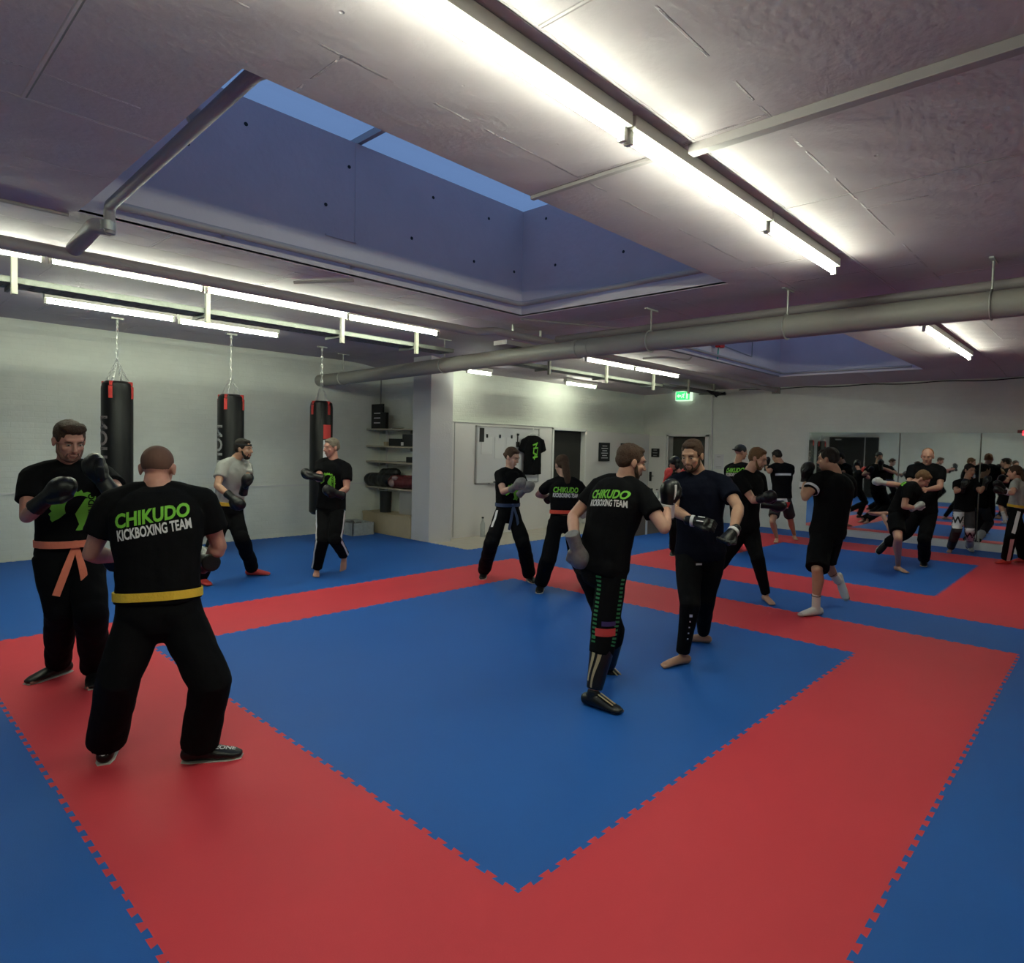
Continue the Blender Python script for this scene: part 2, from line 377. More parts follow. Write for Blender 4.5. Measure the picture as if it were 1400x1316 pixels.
for k, (a, b, c, d) in enumerate(HOLES):
    mb = MB(); T = .25; zt = 4.30
    mb.b2((a - T, c - T, 3.125), (a, d + T, zt)).b2((b, c - T, 3.125), (b + T, d + T, zt)).b2((a, c - T, 3.125), (b, c, zt)).b2((a, d, 3.125), (b, d + T, zt))
    mb.build('trim_%d' % (k + 1), M_shaft, kind='structure')
    # skylight frame and pane
    fr = MB(); z = 4.31
    for x in (a - .2, (a + b) / 2, b + .2): fr.b2((x - .02, c - .2, z), (x + .02, d + .2, z + .06))
    for y in (c - .2, d + .2): fr.b2((a - .2, y - .02, z), (b + .2, y + .02, z + .06))
    w_ = fr.build('window_%d' % (k + 1), M_alu, kind='structure')
    gm = MATS.get('glass')
    if gm is None:
        gm = bpy.data.materials.new('glass'); gm.use_nodes = True; MATS['glass'] = gm; nt = gm.node_tree
        nt.nodes.remove(nt.nodes['Principled BSDF']); tr = nt.nodes.new('ShaderNodeBsdfTransparent'); tr.inputs[0].default_value = (.93, .96, 1, 1)
        gl = nt.nodes.new('ShaderNodeBsdfGlossy'); gl.inputs['Roughness'].default_value = .03; mx = nt.nodes.new('ShaderNodeMixShader'); mx.inputs[0].default_value = .06
        nt.links.new(tr.outputs[0], mx.inputs[1]); nt.links.new(gl.outputs[0], mx.inputs[2]); nt.links.new(mx.outputs[0], nt.nodes['Material Output'].inputs[0])
    MB().b2((a - .2, c - .2, z + .062), (b + .2, d + .2, z + .07)).build('pane', gm, w_)
    # formwork tie holes in the shaft sides
    th = MB()
    if k == 0:
        for (x, z_) in [(.52, 4.10), (1.42, 4.07), (2.35, 4.08), (3.1, 4.08), (.1, 3.8), (1.2, 3.68), (2.1, 3.62), (2.9, 3.58), (3.5, 3.6)]:
            th.sweep([(x, d - .002, z_), (x, d + .02, z_)], .016, n=10, dome=False)
        for (y, z_) in [(3.25, 4.15), (3.1, 3.62), (2.4, 4.1), (2.2, 3.6)]:
            th.sweep([(b - .002, y, z_), (b + .02, y, z_)], .016, n=10, dome=False)
        th.build('trim_3', M_blkflat, kind='structure')
        jn = MB(); jn.b2((1.48, d - .008, 3.42), (1.495, d, 4.30)); jn.b2((1.20, d - .008, 3.42), (1.49, d, 3.435))
        jn.build('trim_4', M_shaft, kind='structure')

# walls
def wallbox(name, boxes, m):
    mb = MB()
    for a, b in boxes: mb.b2(a, b)
    return mb.build(name, m, kind='structure')
wallbox('wall_left', [((-4.2, 9.05, -.03), (5.6, 9.25, 3.14))], M_wallv)
wallbox('wall_alcove', [((5.4, 7.45, -.03), (5.6, 9.05, 3.14))], M_wallu)
wallbox('wall_pillar', [((5.0, 6.98, -.03), (5.47, 7.46, 3.13))], M_pillar)
wallbox('wall_rear', [((5.5, 7.42, -.03), (8.36, 7.6, 3.14)), ((8.36, 7.42, 2.0), (9.38, 7.6, 3.14)), ((9.38, 7.42, -.03), (12.2, 7.6, 3.14))], M_wallv)
wallbox('wall_partition', [((5.5, 7.2, -.03), (8.35, 7.28, 2.03)), ((9.38, 7.2, -.03), (11.96, 7.28, 2.0)), ((8.35, 7.2, 1.985), (9.38, 7.28, 2.03))], M_part)
wallbox('wall_right', [((12.0, -4.2, -.03), (12.2, 5.69, 3.14)), ((12.0, 5.69, 1.96), (12.2, 6.67, 3.14)), ((12.0, 6.67, -.03), (12.2, 7.6, 3.14))], M_wallu)
wallbox('wall_back', [((-4.4, -4.2, -.03), (-4.2, 9.25, 3.14))], M_wallu)
wallbox('wall_front', [((-4.4, -4.4, -.03), (12.2, -4.2, 3.14))], M_wallv)
wallbox('floor', [((-4.4, -4.4, -.1), (12.8, 9.3, -.026))], M_slab)
# grey dado line along the left wall and seam on the partition
wallbox('trim_5', [((-4.2, 9.035, .86), (5.4, 9.05, .885))], M_white)
wallbox('trim_6', [((5.70, 7.195, 0), (5.715, 7.2, 2.03)), ((5.5, 7.19, 2.03), (8.36, 7.3, 2.045))], M_alu)
# doors, and dark panels painted for the unlit openings
d1 = MB().b2((8.37, 7.30, 0), (9.37, 7.34, 1.985)).build('doorway_dark_1', M_dark, kind='structure')  # black panel standing in for the darkness of the open doorway
MB().b2((8.30, 7.18, 0), (8.35, 7.34, 2.03)).b2((9.38, 7.18, 0), (9.42, 7.34, 2.03)).b2((8.30, 7.18, 1.99), (9.42, 7.34, 2.04)).build('door_frame', M_white, d1)
d2 = MB().b2((11.93, 6.70, 0.0), (11.97, 7.19, 1.965)).build('door_2', M_white, kind='structure')
hd = MB().b2((11.90, 7.09, .85), (11.932, 7.14, 1.08)).build('handle_plate', M_blkflat, d2)
MB().sweep([(11.9, 7.115, .98), (11.86, 7.115, .98), (11.86, 7.0, .98)], .01).build('door_handle', M_blkflat, hd, smooth=True)
d3 = MB().b2((12.195, 5.69, 0), (12.2, 6.67, 1.96)).b2((12.6, 5.2, -.03), (12.65, 7.2, 2.4)).b2((12.2, 5.64, -.03), (12.6, 5.69, 2.0)).b2((12.2, 6.67, -.03), (12.6, 6.72, 2.0)).b2((12.2, 5.64, 1.96), (12.6, 6.72, 2.0)).build('doorway_dark_3', M_dark2, kind='structure')  # open doorway; its boards are coloured dark to stand in for shade
MB().b2((11.97, 5.60, 0), (12.02, 5.69, 2.0)).b2((11.97, 6.67, 0), (12.02, 6.72, 2.0)).b2((11.97, 5.60, 1.96), (12.02, 6.72, 2.01)).build('door_frame', M_white, d3)
d4 = MB().b2((-4.19, 6.2, 0), (-4.13, 8.2, 2.55)).build('door_4', M_dark, kind='structure')
MB().b2((-4.13, 6.72, 0), (-4.12, 6.74, 2.55)).build('seam', M_white, d4)
MB().b2((-4.13, 7.7, 2.42), (-4.12, 7.95, 2.47)).build('door_closer', M_house, d4)

# ---------------- jigsaw foam mats
def profile():
    h = .011; pts = [(0, 0)]
    for k in range(10):
        p = k * .1
        pts += ([(.026, 0)] if k == 0 else [(p + .030, -h)]) + [(p + .020, h), (p + .080, h)] + ([(.974, 0)] if k == 9 else [(p + .070, -h)])
    return pts
PR = profile()
def tile_poly(w_=1.0, h_=1.0):
    bot = [(x, y) for x, y in PR]; rt = [(1 + y, x) for x, y in PR]
    top = [(x, 1 + y) for x, y in reversed(PR + [(1, 0)])]; lf = [(y, x) for x, y in reversed(PR + [(1, 0)])]
    return bot + rt + top[:-1] + lf[:-1]
tile_me = {}
for nm, m in (('b', M_mblue), ('r', M_mred)):
    me = MB().prism(tile_poly(), -.0255, 0).mesh('mat'); me.materials.append(m); tile_me[nm] = me
def cls(i, j):
    # which border or field a tile belongs to
    def ring(i, j, a, b, c, d):
        if a <= i < b and c <= j < d: return 'in' if (a + 1 <= i < b - 1 and c + 1 <= j < d - 1) else 'ring'
        return None
    r1 = ring(i, j, -1, 5, -1, 5); r2 = ring(i, j, 6, 11, -2, 4) if True else None
    if r1 == 'ring': return 'r', 'red foam mats of the border around the near square', 'red jigsaw foam mat tile in the border around the near blue square'
    if r1 == 'in': return 'b', 'blue foam mats inside the near square', 'blue jigsaw foam mat tile inside the near red-bordered square'
    if 6 <= i < 11 and -4 <= j < 4:
        if 7 <= i < 10 and 0 <= j < 3: return 'b', 'blue foam mats inside the far square', 'blue jigsaw foam mat tile inside the far red-bordered square'
        if j >= -2: return 'r', 'red foam mats of the border around the far square', 'red jigsaw foam mat tile in the border around the far blue square'
    return 'b', 'blue foam mats outside the red borders', 'blue jigsaw foam mat tile outside the two red borders'
for i in range(-4, 12):
    for j in range(-4, 9):
        if i >= 5 and j >= 6: continue
        if i < -1 and j < -1: continue
        if j < -2 and i < 3: continue
        c, grp, lab = cls(i, j)
        o = link('foam_mat', tile_me[c]); o.location = (i, j, 0); tag(o, lab, 'mat', grp)

# ---------------- fluorescent lamps
def lamp(u0, u1, v, label, group, z=None, tilt=0, name='strip_light'):
    zc = ch((u0 + u1) / 2, v); z = z if z else zc - .10
    t = thing(name, label, 'ceiling light', ((u0 + u1) / 2, v, zc), 0, group)
    L = (u1 - u0) / 2 - .012; c = (u0 + u1) / 2
    zb = z + .035
    h = MB().b2((c - L, v - .045, zb), (c + L, v + .045, min(zc, zb + .06))).build('housing', M_house, t, bevel=.004)
    if zc - (zb + .06) > .01:
        MB().b2((c - L + .1, v - .01, zb + .05), (c - L + .13, v + .01, zc)).b2((c + L - .13, v - .01, zb + .05), (c + L - .1, v + .01, zc)).build('bracket', M_galv, t)
    MB().sweep([(c - L + .03, v, z), (c + L - .03, v, z)], .0155, n=10).build('tube', M_tube, t, smooth=True)
    for s in (-1, 1):
        x = c + s * (L - .012)
        MB().b2((x - .012, v - .018, z - .024), (x + .012, v + .018, zb + .005)).build('lampholder', M_house, t, bevel=.003)
G1 = 'strip lights over the near right of the hall'
lamp(-2.30, -.80, .105, 'added unseen strip light continuing the near ceiling row, only for its light', G1)  # out of view, added to light the hall and for reflections
lamp(-.80, .69, .105, 'longest white strip light at the top of the photo, nearest of the ceiling row', G1)
lamp(.69, 2.18, .105, 'strip light second along the near ceiling row, ending beside the first skylight', G1)
lamp(2.18, 3.44, .105, 'strip light at the far end of the near ceiling row, before the big pipe', G1)
G2 = 'strip lights over the far right of the hall'
lamp(6.30, 7.68, .10, 'strip light beyond the big pipe at upper right, its nearer tube', G2)
lamp(7.68, 9.06, .10, 'strip light beyond the big pipe at upper right, its farther tube', G2)
G3 = 'strip lights between the pale pipe and the cable tray'
lamp(-2.0, -.52, 4.78, 'strip light under the pale pipe at the left, cut by the frame edge', G3)
lamp(-.52, .66, 4.78, 'leftmost upper strip light beside the pale pipe above the cable tray', G3)
lamp(.66, 2.17, 4.82, 'middle strip light beside the pale pipe above the cable tray', G3)
lamp(2.17, 3.46, 4.88, 'right strip light beside the pale pipe, ending above the pillar', G3)
lamp(6.27, 7.62, 4.76, 'nearer strip light above the far cable tray left of the exit sign', G3)
lamp(7.62, 9.10, 4.76, 'farther strip light above the far cable tray left of the exit sign', G3)
G4 = 'strip lights near the left wall'
lamp(-.22, 1.02, 6.62, 'strip light hanging above the first punching bag from the left', G4, z=3.00)
lamp(1.10, 2.34, 6.82, 'strip light hanging above the middle punching bag', G4, z=3.02)
lamp(5.55, 6.15, 6.75, 'short strip light just right of the pillar top', G4, z=2.88)
lamp(8.10, 9.12, 6.72, 'short strip light on the far ceiling above the dark doorway', G4)

# ---------------- pipes
PZ = lambda v: 2.785 - .075 * ss(v, 3, 9)
pts = [(4.15, v, PZ(v)) for v in np.linspace(-3.9, 9.04, 24)]
p = tube('drain_pipe', pts, .103, M_pipe, n=24); tag(p, 'thick grey pipe crossing the whole hall under the ceiling', 'pipe')
MB().sweep([(4.15, 3.15, PZ(3.15)), (4.15, 3.22, PZ(3.2))], .110, n=24, dome=False).build('pipe_collar', M_pipe, p, smooth=True)
MB().sweep([(4.15, 2.98, PZ(3)), (4.15, 3.01, PZ(3))], .108, n=24, dome=False).build('pipe_collar', M_pipe, p, smooth=True)
p = tube('water_pipe', [(4.26, v, 2.95) for v in (-3.9, 0, 3, 3.6)], .04, M_pipe2, n=16); tag(p, 'slim pale pipe lying along the top of the thick grey pipe', 'pipe')
for k, (v, where) in enumerate([(-.80, 'at the right edge of the photo'), (.74, 'right of the first skylight'), (2.19, 'below the skylight corner'), (5.6, 'beside the pillar'), (8.28, 'near the left wall')]):
    h = thing('pipe_hanger', 'thin steel rod holding the thick grey pipe ' + where, 'hanger', (4.15, v, ch(4.15, v)))
    MB().sweep([(4.15, v, PZ(v) + .1), (4.15, v, ch(4.15, v))], .009, n=8, dome=False).build('rod', M_galv, h)
    MB().b2((4.04, v - .015, ch(4.15, v) - .012), (4.26, v + .015, ch(4.15, v))).build('ceiling_plate', M_galv, h)
    mb = MB(); ring = [(4.15 + .108 * math.cos(a), v, PZ(v) + .108 * math.sin(a)) for a in np.linspace(0, 2 * math.pi, 24)]
    mb.sweep(ring, .006, .012, side=(0, 1, 0), n=6, dome=False).build('clamp', M_galv, h)
# long pale pipe
p = tube('supply_pipe', bez([(-4.1, 4.22, 2.955), (3.50, 4.22, 2.99), (3.62, 4.0, 3.0), (3.72, 3.98, 2.99), (4.7, 3.98, 2.985), (5.4, 4.15, 2.99), (11.98, 4.05, 2.965)]), .047, M_pipe2, n=16)
tag(p, 'long pale pipe running from the left edge under the skylight to the far wall', 'pipe')
MB().b2((11.93, 3.97, 2.89), (12.0, 4.13, 3.03)).build('wall_box', M_pipe, p)
p = MB().b2((3.85, 4.05, 2.88), (4.55, 4.28, 2.935)).build('cable_box', M_pipe2); tag(p, 'flat mauve metal box hung where the two pipes cross', 'box')
MB().b2((3.9, 4.0, 2.94), (3.92, 4.02, 3.12)).b2((4.4, 4.0, 2.94), (4.42, 4.02, 3.12)).build('hanger', M_galv, p)
# skylight drain pipe along the rim, with downpipe
p = tube('rim_pipe', bez([(3.50, 1.2, 3.24), (3.50, 3.48, 3.22), (-.40, 3.48, 3.19)]), .028, M_pipe2, n=12)
tag(p, 'thin mauve pipe running round the lower edge of the near skylight', 'pipe')
MB().sweep([(.35, 3.48, 3.2), (.35, 3.6, 3.2)], .012, n=8, dome=False).sweep([(1.45, 3.48, 3.2), (1.45, 3.6, 3.2)], .012, n=8, dome=False).build('clip', M_pipe2, p)
p = tube('rain_pipe', bez([(3.55, 1.16, 3.26), (-.44, 1.16, 3.23), (-.44, 3.40, 3.15), (-.43, 3.44, 3.03), (-.43, 3.44, 2.98)]), .034, M_pipe2, n=14)
tag(p, 'mauve drain pipe along the skylight edge that drops and bends into the long pale pipe', 'pipe')
MB().sweep([(-.44, 1.9, 3.245), (-.44, 1.93, 3.245)], .045, n=14, dome=False).build('pipe_collar', M_galv, p, smooth=True)
MB().sweep([(-.44, 3.44, 3.06), (-.44, 3.44, 3.0)], .046, n=14, dome=False).build('pipe_collar', M_galv, p, smooth=True)
tube('elbow_pipe', bez([(-.43, 3.44, 3.02), tuple(av(131, 308, 3.52)), tuple(av(101, 341, 4.2))]), .052, M_pipe2, p, n=14)
p = tube('rim_pipe', bez([(6.8, 3.42, 3.2), (10.76, 3.42, 3.17), (10.76, 1.2, 3.17)]), .022, M_pipe2, n=10)
tag(p, 'thin pipe along the lower edge of the far skylight', 'pipe')
p = tube('conduit', [(8.0, 3.50, 3.42), (9.5, 3.50, 3.35), (9.55, 3.52, 4.1)], .010, M_pipe, n=8); tag(p, 'thin bent conduit on the shaft side of the far skylight', 'conduit')
p = thing('alarm_beacon', 'small red alarm beacon on the edge of the far skylight', 'alarm', (8.1, 3.46, 3.25))
MB().sweep([(8.10, 3.45, 3.15), (8.12, 3.45, 3.33)], .012, n=8).build('stem', M_teal, p)
MB().box((8.13, 3.43, 3.38), (.16, .1, .10)).build('beacon', M_redpaint, p, bevel=.02)
# ceiling conduit and small fittings
p = MB().b2((1.10, -4.1, 3.075), (1.155, .03, 3.12)).build('cable_duct', M_pipe2, bevel=.004); tag(p, 'pale cable duct crossing the ceiling from the near strip lights to the right edge', 'cable duct')
p = MB().b2((1.095, .17, 3.10), (1.125, 1.07, 3.12)).build('cable_duct', M_pipe2, bevel=.003); tag(p, 'short cable duct on the ceiling between the strip lights and the first skylight', 'cable duct')
p = tube('conduit', [(-4.1, 3.74, 3.105), (-.75, 3.70, 3.11), (-.6, 3.69, 3.11)], .012, M_pipe2, n=8); tag(p, 'thin conduit on the ceiling from the left edge to the drain pipe', 'conduit')
p = tube('conduit', [(3.65, 3.62, 3.10), (4.9, 3.0, 3.10)], .011, M_pipe2, n=8); tag(p, 'thin pale conduit running from the first skylight corner to the thick pipe', 'conduit')
p = tube('conduit', [(1.5, 3.64, 3.10), (1.2, 4.15, 3.10)], .014, M_pipe2, n=8); tag(p, 'short angled conduit between the first skylight and the long pale pipe', 'conduit')
p = tube('conduit', bez([(6.9, 4.1, 3.06), (6.9, 3.75, 3.06), (7.5, 3.62, 3.07), (7.55, 3.58, 3.2)]), .016, M_pipe2, n=8); tag(p, 'bent pipe stub between the far skylight and the pale pipe', 'conduit')
p = tube('conduit', [(5.35, 8.95, 1.95), (5.35, 8.95, 3.1)], .012, M_pipe, n=8); tag(p, 'vertical conduit in the corner above the shelves', 'conduit')
p = tube('conduit', [(11.975, 5.50, .5), (11.975, 5.55, 2.97)], .022, M_white, n=10); tag(p, 'white vertical conduit on the right wall beside the open doorway', 'conduit')
cb = [(11.985, v, ch(12, v) - .03 - .012 * math.sin(v * 5)) for v in np.linspace(4.9, -1.5, 40)]
p = tube('wall_cable', cb, .010, M_blkflat, n=6); tag(p, 'dark cable clipped along the top of the right wall', 'cable')

# ---------------- cable trays
def tray(u0, u1, v0, v1, z, label, posts):
    t = thing('cable_tray', label, 'cable tray', ((u0 + u1) / 2, (v0 + v1) / 2, z), 0, None)
    n = int((u1 - u0) / .1); mb = MB()
    for v in (v0, v1): mb.b2((u0, v - .002, z), (u1, v + .002, z + .045)).b2((u0, v - .008, z + .041), (u1, v + .008, z + .046))
    for k in range(n):  # slotted bottom
        x = u0 + k * .1; mb.b2((x, v0, z - .002), (x + .07, v1, z + .002))
    for q in range(4):
        y = v0 + (v1 - v0) * (q + .5) / 4; mb.b2((u0, y - .02, z - .0025), (u1, y + .02, z + .0015))
    mb.build('tray', M_tray, t)
    MB().b2((u0, v0 + .02, z + .004), (u1, v1 - .03, z + .03)).build('cable_bundle', M_blkflat, t)
    for x in posts:
        zt = ch(x, (v0 + v1) / 2)
        MB().b2((x - .02, v0 - .062, z - .10), (x + .02, v0 - .022, zt)).b2((x - .045, v0 - .06, zt - .008), (x + .045, v0 + .05, zt)).build('post', M_tray2, t)
        MB().b2((x - .012, v0 - .03, z - .035), (x + .012, v1 + .02, z - .006)).build('arm', M_tray, t)
tray(-4.1, 4.0, 5.22, 5.52, 2.885, 'perforated steel cable tray above the punching bags, running to the pillar', [-2.1, -.66, .83, 2.3, 3.35])
tray(4.35, 9.3, 5.22, 5.46, 2.87, 'perforated steel cable tray beyond the thick pipe, running towards the exit sign', [5.9, 7.4, 8.9])
tray(9.3, 11.95, 5.20, 5.50, 2.90, 'dark end of the cable tray above the exit sign', [10.2, 11.3])
p = MB()
for k in range(5): p.sweep(bez([(11.0 + k * .05, 5.3, 2.95), (11.1 + k * .06, 5.1, 2.92 - .03 * k), (11.5, 5.0 + .05 * k, 2.86), (11.8, 5.15, 2.95)]), .012, n=6)
p = p.build('cable_loops', M_blkflat, smooth=True); tag(p, 'tangle of dark cables hanging at the end of the cable tray', 'cable')

# ---------------- exit sign
t = thing('exit_sign', 'green lit exit sign with running figure and arrow under the cable tray', 'exit sign', (11.9, 6.25, 2.85))
a = MB().b2((11.88, 6.06, 2.80), (11.99, 6.46, 3.03)).build('sign_box', M_exitw, t, bevel=.01)
MB().b2((11.874, 6.08, 2.82), (11.882, 6.44, 3.01)).build('sign_face', M_exit, t)
pg = MB()
pg.prism([(.02, .0), (.08, .05), (.08, .02), (.14, .02), (.14, -.02), (.08, -.02), (.08, -.05)], 0, .003, Matrix(((0, 0, -1, 11.874), (-1, 0, 0, 6.44), (0, 1, 0, 2.915), (0, 0, 0, 1))))
Mx = Matrix(((0, 0, -1, 11.874), (-1, 0, 0, 6.27), (0, 1, 0, 2.915), (0, 0, 0, 1)))
for poly in ([(.0, .0), (.03, .04), (.05, .04), (.03, -.005), (.055, -.04), (.035, -.055), (.015, -.02), (-.02, -.06), (-.035, -.045)], [(-.02, .03), (.0, .045), (.07, .02), (.06, .01)], [(.035, .05), (.045, .07), (.062, .07), (.066, .055), (.05, .045)], [(.10, -.07), (.10, .07), (.15, .07), (.15, -.07)]):
    pg.prism(poly, 0, .003, Mx)
pg.build('pictogram', M_exitw, t)

# ---------------- mirrors on the right wall
mm = bpy.data.materials.new('mirror'); mm.use_nodes = True; b_ = mm.node_tree.nodes['Principled BSDF']
b_.inputs['Base Color'].default_value = (.80, .84, .82, 1); b_.inputs['Metallic'].default_value = 1; b_.inputs['Roughness'].default_value = .02
mt = [(3.30, 1.62, 'leftmost wall mirror, beside the bare white wall'), (1.60, .33, 'middle wall mirror, behind the standing pad holder'), (.31, -1.0, 'right wall mirror, behind the woman in charcoal trousers'), (-1.02, -2.3, 'wall mirror at the right edge of the photo')]
for v0, v1, lab in mt:
    t = thing('wall_mirror', lab, 'mirror', (11.95, (v0 + v1) / 2, .13), 0)
    tl = .006
    mb = MB(); zb, zt = .135, 2.065
    vs = [(11.925, v1, zb), (11.925, v0, zb), (11.925 + tl * 2, v0, zt), (11.925 + tl * 2, v1, zt)]
    n0 = len(mb.v); mb.v += [Vector(x) for x in vs] + [Vector((x[0] + .006, x[1], x[2])) for x in vs]
    mb.f += [(0, 1, 2, 3), (7, 6, 5, 4), (0, 4, 5, 1), (1, 5, 6, 2), (2, 6, 7, 3), (3, 7, 4, 0)]
    mb.build('glass', mm, t)
    MB().b2((11.945, v1, zb), (11.99, v1 + .012, zt)).b2((11.945, v0 - .012, zb), (11.99, v0, zt)).b2((11.945, v1, zt - .015), (11.99, v0, zt)).build('back_frame', M_house, t)
wallbox('baseboard_right', [((11.86, -3.0, -.0), (12.0, 3.0, .13))], M_white)

# red clock display
t = thing('digital_clock', 'small black digital clock with red digits above the mirrors at the right edge', 'clock', (11.97, -.35, 2.13))
MB().b2((11.94, -.62, 2.00), (12.0, -.19, 2.12)).build('case', mat('dark red case', (.16, .012, .015), .4), t, bevel=.006)
place_text('digits', '81:', .125, (11.936, -.33, 2.06), (0, -1, 0), (0, 0, 1), M_led, t, extr=.001)
# notice on the wall
t = thing('wall_notice', 'white paper notice taped to the wall right of the white conduit', 'notice', (11.99, 5.35, 1.4))
MB().b2((11.994, 5.22, 1.22), (12.0, 5.46, 1.56)).build('sheet', M_paper, t)
MB().b2((11.991, 5.30, 1.49), (11.994, 5.39, 1.51)).b2((11.991, 5.27, 1.27), (11.994, 5.41, 1.28)).b2((11.991, 5.27, 1.24), (11.994, 5.41, 1.25)).build('print', M_alu, t)

# plaques
def plaque(c, wdt, hgt, label, n, axis='v', rows=True):
    t = thing('wall_plaque', label, 'plaque', c)
    c = Vector(c)
    def B(s0, z0, s1, z1, d0, d1):
        if axis == 'v': return (c.x + s0, c.y - d0, c.z + z0), (c.x + s1, c.y - d1, c.z + z1)
        return (c.x - d0, c.y - s0, c.z + z0), (c.x - d1, c.y - s1, c.z + z1)
    MB().b2(*B(-wdt / 2, -hgt / 2, wdt / 2, hgt / 2, 0, .02)).build('board', M_blkflat, t, bevel=.003)
    mb = MB()
    for k in range(n):
        z = hgt * (.32 - .64 * k / max(1, n - 1)); q = wdt * (.30 if k % 2 else .22)
        mb.b2(*B(-q, z - .008, q, z + .008, .02, .022))
    mb.build('lettering', M_wprint if rows else M_alu, t)
plaque((10.08, 7.19, 1.55), .40, .42, 'tall black plaque with white lines on the partition right of the dark doorway', 6)
plaque((10.90, 7.19, 1.55), .36, .42, 'black plaque on the partition half hidden behind the bearded man', 6)
plaque((11.92, 6.99, 1.55), .22, .21, 'small square black plaque on the white open door', 3, 'u', False)

# whiteboard, papers, hanging shirt
t = thing('whiteboard', 'wall whiteboard with a thin metal frame behind the woman with the blue belt', 'whiteboard', (7.0, 7.19, 1.45))
MB().b2((6.20, 7.175, .94), (7.87, 7.195, 1.985)).build('board', M_board, t)
fr = MB(); fr.b2((6.19, 7.165, .93), (6.215, 7.2, 1.995)).b2((7.86, 7.165, .93), (7.885, 7.2, 1.995)).b2((6.19, 7.165, 1.975), (7.885, 7.2, 1.995)).b2((6.19, 7.165, .93), (7.885, 7.2, .95)).build('frame', M_alu, t)
MB().b2((6.5, 7.11, .925), (7.2, 7.17, .945)).build('tray', M_alu, t)
for k, (x, col) in enumerate([(6.62, 'left'), (6.95, 'right')]):
    q = MB().b2((x, 7.12, .946), (x + .14, 7.15, .97)).build('board_marker', M_blkflat); tag(q, 'dark marker lying at the %s of the whiteboard tray' % col, 'marker')
for k, (x, z, w_, h_, lab) in enumerate([(6.32, 1.48, .27, .32, 'leftmost paper sheet pinned to the whiteboard'), (6.66, 1.40, .25, .40, 'second paper sheet from the left on the whiteboard'), (6.97, 1.40, .25, .40, 'third paper sheet from the left on the whiteboard')]):
    q = thing('paper_sheet', lab, 'paper', (x, 7.17, z), 0, 'papers on the whiteboard')
    MB().b2((x, 7.170, z), (x + w_, 7.1735, z + h_)).build('sheet', M_paper, q)
    MB().b2((x + w_ / 2 - .018, 7.16, z + h_ - .02), (x + w_ / 2 + .018, 7.17, z + h_ + .045)).build('magnet', M_blkflat, q)
q = MB().b2((6.27, 7.165, 1.70), (6.38, 7.173, 1.955)).build('magnet_strip', M_blkflat); tag(q, 'black strip of magnets at the top left of the whiteboard', 'magnet')
q = MB().b2((7.22, 7.155, 1.62), (7.30, 7.173, 1.72)).b2((7.25, 7.16, 1.72), (7.27, 7.17, 1.86)).b2((7.24, 7.155, 1.84), (7.29, 7.172, 1.88)).build('hanging_stopwatch', M_blkflat); tag(q, 'small black timer on a cord hanging on the whiteboard left of the shirt', 'timer')
# shirt on a hanger
t = thing('hanging_shirt', 'black t-shirt with a green print on a wire hanger at the right of the whiteboard', 'shirt', (7.62, 7.10, 1.92))
hk = MB().sweep(bez([(7.36, 7.10, 1.80), (7.62, 7.10, 1.92), (7.88, 7.10, 1.80)]), .006, n=6).sweep(bez([(7.62, 7.10, 1.92), (7.62, 7.10, 1.97), (7.66, 7.10, 2.0), (7.66, 7.12, 2.05), (7.60, 7.15, 2.05)]), .005, n=6).build('hanger', M_chrome, t)
sb = MB(); sd = (1, 0, 0)
sb.sweep([(7.62, 7.10, 1.08), (7.62, 7.10, 1.4), (7.62, 7.10, 1.70), (7.62, 7.10, 1.82), (7.62, 7.10, 1.855)], [.265, .25, .25, .17, .09], [.04, .045, .05, .04, .03], side=sd, n=20, dome=False)
for s in (-1, 1): sb.sweep([(7.62 + s * .1, 7.10, 1.79), (7.62 + s * .25, 7.10, 1.72), (7.62 + s * .33, 7.10, 1.54)], [.07, .085, .08], [.035, .04, .035], side=(-.3 * s * 0, 1, 0) if False else (0, 1, 0) and (.8, 0, .4 * s), n=14, dome=False)
shirt = sb.remesh('shirt', M_cloth, t, .014, 2, .008)
pr = MB()
for (x0, z0, x1, z1, wd_) in [(-.07, 1.66, .06, 1.70, .03), (.06, 1.72, .0, 1.60, .025), (-.05, 1.60, .08, 1.61, .03), (-.03, 1.61, -.05, 1.50, .025), (-.05, 1.51, .06, 1.47, .035), (.07, 1.58, .05, 1.47, .02), (-.06, 1.42, .07, 1.44, .035), (.0, 1.47, -.02, 1.38, .025)]:
    a_ = Vector((7.62 + x0, 7.032, z0)); b_2 = Vector((7.62 + x1, 7.032, z1)); pr.sweep([a_, b_2], wd_ * .5, .004, side=(b_2 - a_).cross(Vector((0, 1, 0))), n=6, dome=False)
pr.build('print', M_green, t)

# ---------------- alcove shelving
def shelf(z, label): 
    q = thing('wall_shelf', label, 'shelf', (5.25, 8.3, z), 0, 'shelves in the corner behind the pillar')
    MB().b2((5.10, 7.5, z - .028), (5.395, 9.04, z)).build('board', M_shelf, q, bevel=.003)
    MB().b2((5.28, 7.9, z - .09), (5.39, 7.92, z - .028)).b2((5.28, 8.85, z - .09), (5.39, 8.87, z - .028)).build('bracket', M_galv, q)
SZ = [1.90, 1.585, 1.30, .83]
for z, l in zip(SZ, ['topmost wooden wall shelf in the corner behind the pillar', 'second wooden wall shelf from the top behind the pillar', 'third wooden wall shelf from the top behind the pillar', 'lowest wooden wall shelf, loaded with dark bags']): shelf(z, l)
q = thing('shelf_back_rail', 'pale vertical rail carrying the wall shelves', 'rail', (5.38, 8.8, 1.1)); MB().b2((5.375, 8.75, .42), (5.398, 8.80, 1.88)).build('rail', M_white, q)
q = thing('framed_certificate', 'dark framed certificate with white lines standing on the top shelf', 'frame', (5.2, 8.85, 1.9))
